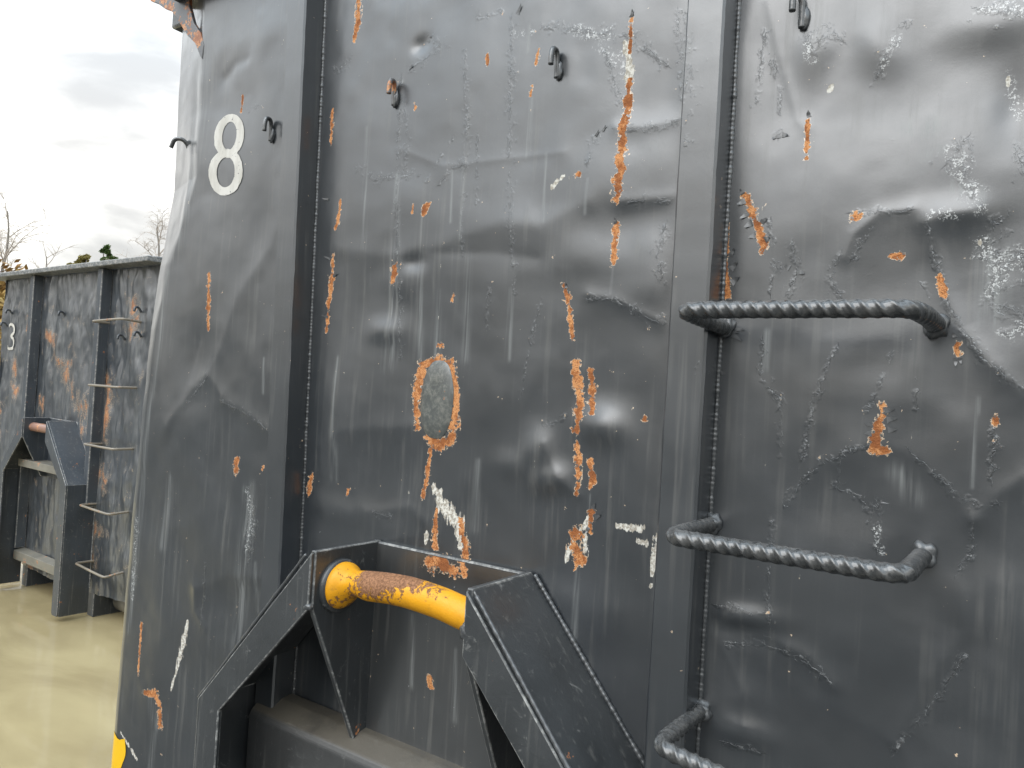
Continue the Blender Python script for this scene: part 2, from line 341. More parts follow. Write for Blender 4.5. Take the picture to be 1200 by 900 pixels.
# ------------------------------------------------------------------ ground and water
def ground_mat():
    m, t, b = mat('wet_gravel'); nb = NB(t); co = nb.coord()
    a = nb.noise(co, 1.1, 6, 0.6); g = nb.voronoi(co, 38); c = nb.mix(nb.ramp(a, 0.35, 0.65), (0.030, 0.029, 0.027), (0.065, 0.062, 0.056))
    c = nb.mix(nb.ramp(g, 0.1, 0.6, 0, 0.5), c, (0.16, 0.15, 0.13)); t.links.new(c, b.inputs['Base Color'])
    t.links.new(nb.ramp(a, 0.4, 0.6, 0.45, 0.9), b.inputs['Roughness'])
    t.links.new(nb.bump(nb.math('ADD', g, a), 0.8, 0.02), b.inputs['Normal']); return m
def water_mat():
    m, t, b = mat('muddy_water'); nb = NB(t); co = nb.coord()
    a = nb.noise(nb.coord((1, 2.2, 1)), 0.9, 5, 0.55, 0.5)
    t.links.new(nb.mix(nb.ramp(a, 0.3, 0.7), (0.30, 0.240, 0.130), (0.41, 0.338, 0.188)), b.inputs['Base Color'])
    b.inputs['Roughness'].default_value = 0.05; b.inputs['IOR'].default_value = 1.36
    t.links.new(nb.bump(nb.noise(nb.coord((1, 1, 1)), 5, 3, 0.5), 0.12, 0.01), b.inputs['Normal']); return m
PUD = (-7.2, 4.2, 6.2, 6.0)
def ground():
    # one sheet to the horizon with a shallow basin that holds the flood water
    rs = [0, .4, .7, .8, .86, .9, .93, .96, 1.0, 1.05, 1.12, 1.3, 1.7, 2.3, 3.2, 5, 9, 20, 60, 200]; ns = 72; verts = [(PUD[0], PUD[1], -0.09)]; faces = []
    for r in rs[1:]:
        for k in range(ns):
            a = 2*PI*k/ns; x, y = PUD[0]+PUD[2]*r*math.cos(a), PUD[1]+PUD[3]*r*math.sin(a)
            t = min(1, max(0, (r-0.8)/0.25)); t = t*t*(3-2*t)
            h = -0.09+0.115*t+0.02*mnoise.noise(Vector((x*0.4, y*0.4, 0)))
            if r > 2: h += min(1.0, (r-2)/4.0)*0.5+0.2*mnoise.noise(Vector((x*0.05, y*0.05, 3)))
            verts.append((x, y, h))
    for k in range(ns): faces.append((0, 1+k, 1+(k+1) % ns))
    for i in range(len(rs)-2):
        for k in range(ns):
            a = 1+i*ns+k; b = 1+i*ns+(k+1) % ns; faces.append((a, a+ns, b+ns, b))
    o = link('ground', mesh('ground', verts, faces), ground_mat(), smooth=True); tag(o, kind='structure')
    pts = [(PUD[0]+PUD[2]*1.04*math.cos(2*PI*k/64), PUD[1]+PUD[3]*1.04*math.sin(2*PI*k/64), 0.0) for k in range(64)]
    o = link('water', mesh('water', pts, [tuple(range(64))]), water_mat()); tag(o, kind='structure')
ground()

# ------------------------------------------------------------------ the near container: dented front sheet
ROOT = Vector((-1.028, 0.0, 0.0))             # base of the container, middle of its front
HW = 1.25                                     # half width
def lx(px, py, y=0.0):
    p = at(px, py, y); return (p.x-ROOT.x, p.z)
def pxm(px, py): return depth_of(at(px, py))/FPX      # metres per photo pixel at that spot of the sheet

# left corner line of the sheet (height, local x): the corner has been knocked out of true
EDGE_Z = [0.0, .45, .553, 1.13, 1.631, 2.036, 2.278, 2.546, 2.62, 2.9]
EDGE_X = [-1.290, -1.290, -1.288, -1.280, -1.258, -1.276, -1.302, -1.312, -1.302, -1.290]
FOLD_Z = [0.0, .5, 1.0, 1.5, 1.8, 2.0, 2.25, 2.45, 2.62, 2.9]
FOLD_X = [-1.250, -1.250, -1.240, -1.205, -1.18, -1.13, -1.025, -1.03, -1.045, -1.05]
def vnoise(X, Z, s, seed, octv=3):
    """cheap smooth value noise on arrays"""
    out = np.zeros_like(X); amp = 1.0; tot = 0
    for o_ in range(octv):
        g = np.random.default_rng(seed+o_*17).uniform(-1, 1, (128, 128))
        x = X*s*(2**o_)+37.3; z = Z*s*(2**o_)+11.9
        xi = np.floor(x).astype(int); zi = np.floor(z).astype(int); fx = x-xi; fz = z-zi
        fx = fx*fx*fx*(fx*(6*fx-15)+10); fz = fz*fz*fz*(fz*(6*fz-15)+10)
        a = g[xi % 128, zi % 128]; b = g[(xi+1) % 128, zi % 128]; c = g[xi % 128, (zi+1) % 128]; d = g[(xi+1) % 128, (zi+1) % 128]
        out += amp*((a*(1-fx)+b*fx)*(1-fz)+(c*(1-fx)+d*fx)*fz); tot += amp; amp *= 0.5
    return out/tot
def seg_dist(X, Z, pts, wid=None):
    """distance to a polyline (metres) and interpolated half width"""
    best = np.full(X.shape, 9.0); bw = np.full(X.shape, 1e-3)
    for i in range(len(pts)-1):
        ax, az = pts[i]; bx, bz = pts[i+1]; dx, dz = bx-ax, bz-az; q = dx*dx+dz*dz+1e-12
        t = np.clip(((X-ax)*dx+(Z-az)*dz)/q, 0, 1); d = np.hypot(X-ax-t*dx, Z-az-t*dz)
        if wid is not None:
            w_ = wid[i]*(1-t)+wid[i+1]*t; k = d/w_ < best/bw; best = np.where(k, d, best); bw = np.where(k, w_, bw)
        else: best = np.minimum(best, d)
    return best, bw

# dents: photo x, y, radius x, y (photo px), height in mm (positive bulges outwards), turn in degrees
DENTS = [
 # middle bay
 (470, 255, 120, 55, 9, 0), (440, 355, 60, 40, -8, 10), (560, 330, 80, 40, 6, 0), (620, 275, 70, 30, 7, -15), (600, 150, 150, 80, -7, 0),
 (735, 200, 60, 40, 9, 8), (730, 262, 70, 26, -9, 8), (720, 305, 70, 30, 8, -10), (690, 400, 70, 60, -6, 0), (745, 345, 40, 22, 6, 12),
 (706, 500, 24, 19, 13, 0), (628, 528, 16, 22, 9, -20), (645, 562, 22, 14, 9, 15), (600, 545, 22, 14, 5, 0), (640, 420, 50, 60, 6, 0), (740, 590, 60, 60, 7, 0),
 (430, 560, 80, 45, -11, 0), (440, 480, 60, 40, 9, 0), (400, 600, 60, 14, 9, -4), (520, 400, 60, 60, -5, 0), (640, 640, 80, 40, -6, 0),
 (700, 470, 40, 40, -5, 0), (470, 330, 26, 18, 7, 0), (487, 307, 14, 9, -6, 0), (452, 388, 22, 12, 7, 0), (560, 470, 40, 60, 5, 0), (470, 105, 40, 30, -6, 0), (492, 52, 10, 8, -6, 0), (705, 715, 40, 40, 7, 0),
 # right bay
 (1120, 250, 30, 16, 7, 0), (1135, 320, 32, 60, -6, -12), (1195, 420, 30, 40, 6, 0), (1040, 330, 60, 40, -7, 0), (1150, 200, 40, 60, 8, 0), (1195, 120, 20, 40, -9, 0), (1170, 25, 40, 25, 10, 0),
 (1040, 560, 80, 45, -7, 10), (1000, 480, 110, 60, 7, 0), (1130, 540, 60, 60, 7, 0), (1150, 640, 60, 40, -9, 0), (950, 600, 80, 40, -7, 10), (930, 680, 80, 60, 5, 0),
 (866, 722, 34, 11, 12, 8), (868, 742, 34, 12, -9, 8), (868, 858, 36, 14, 10, 4), (870, 790, 36, 30, -6, 0), (1000, 760, 120, 60, 6, 0), (1090, 830, 60, 80, -7, 0), (1030, 55, 18, 32, 9, 25), (955, 60, 16, 30, 8, 0),
 (1010, 120, 90, 60, -8, 0), (900, 250, 50, 90, 5, 0),
 # left bay
 (300, 60, 40, 60, 16, 0), (270, 110, 40, 40, -12, 0), (255, 330, 34, 60, 12, -12), (230, 420, 26, 50, -14, 15), (310, 270, 24, 50, -12, 25), (290, 420, 32, 60, 10, 0), (215, 500, 40, 40, 12, 0), (255, 520, 40, 60, -10, 0),
 (280, 640, 26, 50, 9, 0), (262, 700, 34, 26, -12, 0), (240, 600, 30, 60, 9, 0), (210, 640, 24, 60, -9, 0), (190, 760, 24, 70, 9, 0), (216, 280, 14, 60, -10, 0), (300, 200, 20, 60, 8, 0), (190, 480, 20, 60, 10, 0), (176, 600, 14, 80, -9, 0),
 (222, 130, 7, 60, -9, 2), (214, 230, 6, 40, 8, 2),
]
# creases: photo polyline, half width px, height mm
CREASES = [
 ([(400, 292), (450, 300), (500, 298), (545, 275), (590, 262), (635, 265), (690, 236)], 9, 5), ([(728, 236), (760, 234), (790, 230)], 7, 6), ([(495, 296), (585, 297), (630, 303)], 6, -3),
 ([(722, 150), (760, 148), (796, 140)], 6, 4), ([(1088, 262), (1098, 300), (1108, 345), (1125, 385), (1160, 425), (1200, 462)], 8, 6), ([(1110, 252), (1140, 250)], 8, 5),
 ([(925, 588), (960, 545), (1020, 520), (1062, 528), (1110, 568), (1142, 608)], 8, 3), ([(1142, 608), (1170, 580), (1200, 560)], 8, 5), ([(1142, 610), (1125, 680), (1130, 740), (1085, 800), (1050, 870)], 8, 4),
 ([(990, 300), (1000, 275), (1030, 250), (1070, 245)], 6, 4), ([(840, 745), (900, 745), (950, 770), (975, 800)], 7, 6), ([(845, 755), (868, 810), (872, 850)], 4, 3), ([(900, 0), (915, 70), (935, 140), (945, 150)], 4, 2),
 ([(245, 440), (280, 350), (315, 290), (336, 240)], 10, 8), ([(200, 500), (225, 455), (245, 440), (262, 462)], 7, 8), ([(262, 470), (285, 480), (315, 505)], 6, 7), ([(232, 400), (215, 470), (200, 520)], 8, -6),
 ([(230, 690), (262, 676), (305, 676)], 7, 6), ([(228, 690), (228, 715), (240, 735)], 5, 5), ([(430, 600), (480, 595), (500, 612)], 7, 5), ([(375, 520), (400, 505), (480, 500)], 8, 5), ([(262, 90), (275, 75), (288, 70)], 7, -8),
 ([(640, 520), (655, 560), (680, 580)], 5, 4), ([(690, 345), (725, 352), (775, 378)], 5, 4), ([(470, 175), (520, 195), (600, 185), (660, 178)], 3, 1.2),
]
DL = [(*lx(a, b), c*pxm(a, b)*(1.25 if a < 400 else 1.08), d*pxm(a, b), (0.42 if max(c, d) > 45 else 0.6 if max(c, d) > 25 else 1.0)*e/1000, rad(g)) for a, b, c, d, e, g in DENTS]
CL = [([lx(*p) for p in pts], w_*1.3*pxm(*pts[0]), 0.55*h/1000) for pts, w_, h in CREASES]
RIBS = (-0.53, 0.53)
def rib_lean(z): return (-0.030*(z-1.86) if z > 1.0 else 0.0258)       # the left rib leans outwards at the top
def disp(X, Z):
    """how far the sheet stands out of true (towards -y) at local x, z"""
    D = 0.0042*vnoise(X, Z, 3.2, 5, 3)+0.0009*vnoise(X, Z, 13, 9, 2)+0.0050*vnoise(X, Z, 10, 9, 2)*np.clip(vnoise(X, Z, 3.0, 61, 2)-0.08, 0, 1)
    for x, z, rx, rz, h, a in DL:
        k = (np.abs(X-x) < 3.2*max(rx, rz)) & (np.abs(Z-z) < 3.2*max(rx, rz))
        if not k.any(): continue
        u = (X[k]-x)*math.cos(a)+(Z[k]-z)*math.sin(a); v = -(X[k]-x)*math.sin(a)+(Z[k]-z)*math.cos(a)
        D[k] += h*np.exp(-(u/rx)**2*0.7-(v/rz)**2*0.7)
    for pts, wd, h in CL:
        xs = [p[0] for p in pts]; zs = [p[1] for p in pts]; m_ = wd*6
        k = (X > min(xs)-m_) & (X < max(xs)+m_) & (Z > min(zs)-m_) & (Z < max(zs)+m_)
        if not k.any(): continue
        d, _ = seg_dist(X[k], Z[k], pts); D[k] += h*np.exp(-np.sqrt(d*d+(0.6*wd)**2)/wd)*1.7
    # the welded ribs hold the sheet
    for i, rx in enumerate(RIBS):
        c = rx+(np.where(Z > 1.0, -0.030*(Z-1.86), 0.0258) if i == 0 else 0)
        D *= 1-np.exp(-(np.maximum(np.abs(X-c)-0.035, 0)/0.035)**2)
    D *= np.clip((2.80-Z)/0.06, 0, 1)
    return D
def fold(X, Z):
    """set back of the bent left corner"""
    fx = np.interp(Z, FOLD_Z, FOLD_X); ex = np.interp(Z, EDGE_Z, EDGE_X)
    t = np.maximum(fx-X, 0.0); s = 0.012
    y = 0.34*(np.sqrt(t*t+s*s)-s)
    r = np.maximum(ex+0.02-X, 0.0)*20.0                                  # last 20-odd mm turn the corner
    return y+np.where(r > 0, 0.05*r*r, 0)

# marks: rust, pale scrapes, crackled paint, chalk streaks. photo polylines with half widths in px
def V(x, y0, y1, w0=4, dx=0): return [(x, y0, w0), (x+dx, y1, w0)]
RUST = [
 [(421, -6, 5), (419, 22, 5), (415, 48, 2.5)], [(390, 128, 2), (389, 150, 3), (388, 170, 1.5)], [(400, 235, 2), (397, 262, 3), (394, 268, 2)], [(391, 300, 3), (388, 330, 4), (384, 360, 3), (382, 388, 3)],
 [(740, 22, 3), (738, 60, 3)], [(737, 95, 4), (733, 130, 5.5), (730, 160, 6), (727, 200, 7.5), (724, 234, 6)], [(722, 262, 4.5), (720, 285, 5), (721, 308, 4)],
 [(661, 334, 3.5), (666, 350, 4), (669, 372, 4), (671, 398, 3)], [(675, 428, 6), (677, 455, 7), (679, 478, 7), (676, 505, 6)], [(691, 434, 3.5), (693, 456, 5.5), (695, 482, 4)], [(677, 520, 4), (679, 545, 5.5), (677, 580, 3)], [(692, 542, 5), (696, 560, 5), (693, 572, 3)],
 [(694, 600, 5), (692, 622, 3)], [(676, 624, 8), (673, 640, 10), (678, 655, 8), (672, 668, 2)],
 # patch ring round the welded plate, its runs below
 [(494, 428, 7), (489, 455, 8), (488, 478, 5), (490, 500, 5)], [(496, 427, 6.5), (512, 421, 6), (528, 429, 7.5), (533, 450, 5.5)], [(534, 455, 5), (533, 480, 8), (531, 505, 7.5), (524, 520, 6)], [(502, 514, 7), (514, 522, 8), (526, 517, 6)],
 [(504, 528, 3), (500, 555, 4), (495, 582, 3.5)], [(511, 598, 3), (510, 640, 5)], [(540, 610, 5), (545, 640, 6), (550, 670, 5)], [(509, 658, 9), (528, 660, 9), (540, 668, 8)], [(515, 405, 4.5), (515, 406, 4.5)], [(364, 560, 5), (362, 580, 3)], [(407, 574, 3), (406, 580, 2)],
 [(465, 312, 6), (461, 330, 4)], [(504, 240, 4), (498, 250, 5)], [(486, 240, 1.5), (485, 250, 2)], [(630, 58, 2), (627, 75, 2.5)], [(623, 100, 2), (621, 112, 2.5)], [(571, 66, 3), (571, 76, 3)], [(485, 120, 2.5), (486, 126, 3)], [(678, 205, 4), (679, 206, 4)], [(755, 490, 4), (756, 491, 4)], [(532, 346, 2.5), (529, 351, 2.5)],
 [(247, 322, 3.5), (245, 360, 4), (244, 386, 2.5)], [(283, 112, 2), (281, 130, 2.5)], [(277, 541, 6), (277, 549, 6)], [(308, 548, 2.5), (307, 550, 2)], [(170, 812, 4), (182, 812, 5), (187, 830, 4), (187, 852, 4)], [(165, 730, 2.5), (162, 790, 2)], [(510, 794, 5), (511, 802, 5)],
 [(873, 228, 4), (880, 246, 5), (890, 270, 6), (896, 294, 5)], [(851, 262, 3), (850, 320, 4), (853, 348, 4)], [(947, 140, 3), (946, 162, 4), (944, 187, 3)], [(1034, 476, 5), (1031, 500, 8), (1028, 525, 9), (1035, 526, 7)], [(1122, 404, 5), (1123, 416, 4)], [(1100, 325, 4), (1106, 345, 4)], [(1003, 254, 6), (1008, 253, 4)], [(1044, 299, 3), (1054, 298, 6)], [(1167, 489, 4), (1168, 495, 4)],
]
PALE = [
 [(508, 570, 4), (516, 590, 8), (528, 602, 10), (538, 615, 9), (540, 640, 5)], [(500, 625, 4), (500, 636, 3)], [(692, 605, 3), (668, 640, 3), (664, 655, 4)], [(685, 630, 4), (686, 646, 5)], [(769, 630, 5), (766, 655, 4), (764, 675, 2)], [(763, 686, 3), (763, 687, 3)], [(724, 616, 3), (752, 620, 5)], [(748, 634, 4), (758, 637, 4)],
 [(220, 728, 2), (215, 750, 5), (208, 780, 3), (200, 808, 1.5)], [(733, 50, 4), (737, 75, 6), (735, 95, 5)], [(648, 218, 4), (662, 206, 2)], [(972, 105, 3), (974, 100, 3)], [(141, 858, 1.5), (160, 890, 2.5)], 
 [(494, 440, 2), (490, 470, 2)], [(1180, 90, 3), (1181, 98, 3)], [(1148, 282, 2), (1148, 286, 2)], 
]
CRACK = [
 [(600, 20, 6), (598, 110, 9), (597, 200, 8), (602, 280, 7), (604, 340, 7)], [(470, 90, 4), (466, 190, 6), (468, 300, 6), (470, 420, 5)], [(543, 60, 7), (548, 130, 9), (545, 200, 5), (542, 300, 4)], [(515, 215, 5), (530, 195, 8), (560, 190, 4)], [(500, 215, 3), (515, 185, 4), (528, 165, 3)],
 [(640, 30, 8), (690, 35, 10), (735, 40, 12), (780, 75, 8)], [(710, 60, 7), (728, 120, 8)], [(730, 150, 5), (760, 150, 9), (792, 142, 7)], [(725, 235, 5), (755, 233, 8), (780, 236, 6)], [(690, 350, 5), (720, 350, 7), (750, 365, 9), (778, 380, 7)], [(780, 265, 7), (772, 300, 9), (778, 330, 6)],
 [(805, 20, 12), (815, 100, 14), (822, 190, 10), (820, 215, 6)], [(795, 15, 6), (800, 120, 5)], [(840, 0, 5), (836, 110, 5)], [(500, 40, 7), (520, 55, 9), (480, 80, 7)], [(560, 20, 7), (585, 12, 5)], [(420, 200, 8), (440, 210, 8), (470, 205, 12), (490, 205, 6)], [(695, 165, 8), (690, 190, 6)],
 [(470, 115, 6), (478, 150, 7), (475, 200, 5)], [(395, 80, 8), (410, 70, 8)], [(560, 160, 3), (560, 240, 3)], [(635, 350, 4), (620, 420, 4), (612, 460, 3)], [(575, 340, 3), (570, 385, 5)],
 [(945, 40, 12), (955, 60, 12), (970, 30, 9), (985, 45, 8)], [(1025, 90, 8), (1040, 60, 9), (1058, 28, 9)], [(1150, 10, 14), (1185, 15, 16)], [(1110, 190, 14), (1130, 165, 10), (1130, 210, 14), (1150, 240, 10)], [(1165, 260, 14), (1170, 310, 18), (1190, 300, 20), (1160, 350, 12), (1200, 370, 14)], [(1200, 200, 14), (1190, 170, 12)],
 [(1088, 262, 5), (1098, 310, 6), (1110, 355, 6), (1140, 405, 8), (1175, 440, 8), (1200, 455, 7)], [(985, 300, 6), (975, 330, 8), (985, 345, 6)], [(1000, 250, 5), (1030, 247, 7), (1065, 246, 6)], [(1000, 300, 6), (1020, 270, 5)], [(905, 260, 5), (910, 310, 6), (905, 340, 5)], [(930, 285, 7), (935, 320, 8), (925, 345, 7)], [(1085, 345, 7), (1080, 335, 5)],
 [(895, 400, 5), (892, 440, 7), (915, 470, 7), (915, 540, 5)], [(980, 410, 4), (960, 455, 6), (950, 500, 6), (940, 540, 4)], [(1050, 410, 5), (1035, 445, 6), (1020, 480, 6)], [(1075, 440, 4), (1077, 480, 4)], [(920, 590, 6), (950, 550, 6), (990, 530, 5), (1018, 520, 4)], [(985, 545, 5), (980, 570, 6), (1010, 580, 7), (1020, 610, 6), (1030, 590, 6), (1028, 640, 8)],
 [(1070, 530, 4), (1110, 568, 7), (1140, 595, 9), (1165, 590, 6)], [(1165, 500, 4), (1163, 560, 5)], [(1142, 610, 6), (1140, 650, 6), (1125, 670, 5)], [(905, 610, 6), (900, 700, 5), (905, 740, 5)], [(840, 708, 5), (870, 712, 8), (890, 720, 6)], [(850, 755, 5), (900, 755, 6), (945, 772, 9), (975, 798, 8)], [(1130, 770, 6), (1105, 810, 6), (1050, 880, 7)], [(850, 870, 5), (890, 880, 6)], [(885, 130, 6), (895, 40, 8), (915, 110, 4), (913, 155, 6)],
 [(295, 575, 8), (300, 620, 9), (290, 660, 7)], [(262, 470, 6), (300, 490, 5), (318, 508, 4)], [(290, 130, 6), (300, 125, 7)], [(160, 620, 5), (155, 700, 5), (160, 660, 6)], [(440, 600, 6), (455, 605, 8)], [(235, 735, 4), (240, 660, 4)], [(222, 470, 4), (245, 440, 5)],
 [(1160, 340, 8), (1180, 390, 9)], [(640, 500, 5), (660, 490, 5)], [(780, 610, 4), (790, 600, 5)], [(830, 255, 5), (838, 230, 6)], [(835, 430, 6), (842, 440, 5)],
]
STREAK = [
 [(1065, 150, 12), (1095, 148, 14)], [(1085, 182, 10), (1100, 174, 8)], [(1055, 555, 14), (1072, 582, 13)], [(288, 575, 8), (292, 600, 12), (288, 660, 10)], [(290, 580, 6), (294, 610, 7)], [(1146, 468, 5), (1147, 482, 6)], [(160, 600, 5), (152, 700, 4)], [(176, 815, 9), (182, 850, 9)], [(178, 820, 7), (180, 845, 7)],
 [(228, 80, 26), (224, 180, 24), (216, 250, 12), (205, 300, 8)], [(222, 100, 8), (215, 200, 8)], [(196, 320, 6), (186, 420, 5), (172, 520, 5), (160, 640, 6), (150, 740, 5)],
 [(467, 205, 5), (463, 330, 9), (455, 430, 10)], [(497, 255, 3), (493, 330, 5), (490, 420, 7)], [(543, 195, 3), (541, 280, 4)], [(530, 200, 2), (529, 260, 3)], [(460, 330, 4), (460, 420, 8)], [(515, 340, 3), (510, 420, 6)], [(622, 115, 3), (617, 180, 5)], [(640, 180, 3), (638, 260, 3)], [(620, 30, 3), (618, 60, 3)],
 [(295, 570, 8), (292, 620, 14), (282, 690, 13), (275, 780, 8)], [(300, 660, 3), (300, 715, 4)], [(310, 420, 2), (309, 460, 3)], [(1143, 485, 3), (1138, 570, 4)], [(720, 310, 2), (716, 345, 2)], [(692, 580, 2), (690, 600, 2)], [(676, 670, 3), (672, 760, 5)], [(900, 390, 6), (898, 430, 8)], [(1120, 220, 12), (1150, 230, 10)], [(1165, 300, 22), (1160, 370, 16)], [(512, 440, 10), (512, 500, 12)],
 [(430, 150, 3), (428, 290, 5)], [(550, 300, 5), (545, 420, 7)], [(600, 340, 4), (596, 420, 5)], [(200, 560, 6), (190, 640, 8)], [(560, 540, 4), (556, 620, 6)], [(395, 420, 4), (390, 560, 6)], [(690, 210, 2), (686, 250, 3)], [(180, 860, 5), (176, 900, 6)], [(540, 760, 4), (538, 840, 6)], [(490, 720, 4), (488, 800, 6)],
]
CHALK = [[(1112, 180, 10), (1130, 200, 16), (1150, 245, 12)], [(1150, 280, 10), (1165, 310, 16), (1195, 300, 16), (1160, 345, 10)], [(1180, 390, 12), (1198, 385, 12)], [(1150, 12, 10), (1190, 10, 16)], [(945, 50, 8), (952, 70, 8)], [(1035, 80, 7), (1052, 40, 7)],
 [(672, 35, 8), (712, 40, 10)], [(722, 70, 9), (735, 55, 8), (733, 95, 8)], [(700, 55, 7), (715, 65, 7)], [(602, 40, 6), (620, 36, 6)], [(290, 575, 6), (295, 610, 8), (290, 645, 6)], [(1095, 252, 8), (1120, 254, 8)], [(1182, 85, 6), (1195, 130, 8)], [(160, 610, 5), (154, 700, 5)], [(1028, 620, 6), (1030, 645, 6)]]
def sheet_wear(X, Z):
    F = np.zeros((X.size, 4), dtype=np.float32)
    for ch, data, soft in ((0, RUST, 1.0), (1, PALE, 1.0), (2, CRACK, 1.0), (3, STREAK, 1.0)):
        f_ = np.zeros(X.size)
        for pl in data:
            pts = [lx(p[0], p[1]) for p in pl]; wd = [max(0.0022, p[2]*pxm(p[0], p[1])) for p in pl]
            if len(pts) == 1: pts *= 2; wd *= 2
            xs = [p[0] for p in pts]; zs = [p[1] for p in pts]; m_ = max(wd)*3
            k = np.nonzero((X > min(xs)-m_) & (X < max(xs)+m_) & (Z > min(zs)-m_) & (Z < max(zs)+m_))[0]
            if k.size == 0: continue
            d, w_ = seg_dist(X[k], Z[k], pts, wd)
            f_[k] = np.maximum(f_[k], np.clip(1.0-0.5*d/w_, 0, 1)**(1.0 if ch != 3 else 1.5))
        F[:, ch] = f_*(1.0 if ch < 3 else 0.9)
    return F
def crease_field(X, Z):
    F = np.zeros((X.size, 4), np.float32); F[:, 0] = 1.0; best = np.full(X.size, 0.02)
    for pl in [[(p[0], p[1]) for p in q] for q in CRACK]+[CREASES[k][0] for k in (1, 3)]:
        pts = [lx(*p) for p in pl]; xs = [p[0] for p in pts]; zs = [p[1] for p in pts]
        k = np.nonzero((X > min(xs)-0.02) & (X < max(xs)+0.02) & (Z > min(zs)-0.02) & (Z < max(zs)+0.02))[0]
        for i in range(len(pts)-1):
            ax, az = pts[i]; dx, dz = pts[i+1][0]-ax, pts[i+1][1]-az; q = math.hypot(dx, dz)+1e-9
            t = ((X[k]-ax)*dx+(Z[k]-az)*dz)/q/q; tc_ = np.clip(t, 0, 1); d = np.hypot(X[k]-ax-tc_*dx, Z[k]-az-tc_*dz)
            sg = np.sign((X[k]-ax)*dz-(Z[k]-az)*dx); m_ = d < best[k]; kk = k[m_]
            best[kk] = d[m_]; F[kk, 0] = 0.5+np.clip(sg[m_]*d[m_]/0.04, -0.5, 0.5); F[kk, 1] = np.clip(1.6-d[m_]/0.010, 0, 1)
    for pl in CHALK:
        d, w_ = seg_dist(X, Z, [lx(p[0], p[1]) for p in pl], [p[2]*pxm(p[0], p[1]) for p in pl]); F[:, 2] = np.maximum(F[:, 2], np.clip(1-0.5*d/w_, 0, 1))
    return F
def grid_mesh(name, P, nx, nz, F=None):
    me = bpy.data.meshes.new(name); nv = nx*nz
    me.vertices.add(nv); me.vertices.foreach_set('co', P.astype(np.float32).ravel())
    i, j = np.meshgrid(np.arange(nx-1), np.arange(nz-1)); a = (j*nx+i).ravel()
    q = np.stack([a, a+1, a+1+nx, a+nx], 1).astype(np.int32); nf = len(q)
    me.loops.add(nf*4); me.loops.foreach_set('vertex_index', q.ravel())
    me.polygons.add(nf); me.polygons.foreach_set('loop_start', np.arange(nf, dtype=np.int32)*4)
    me.polygons.foreach_set('use_smooth', np.ones(nf, dtype=bool)); me.update(calc_edges=True)
    if F is not None:
        at_ = me.attributes.new('wear', 'FLOAT_COLOR', 'POINT'); at_.data.foreach_set('color', F.astype(np.float32).ravel())
    me.validate(); return me

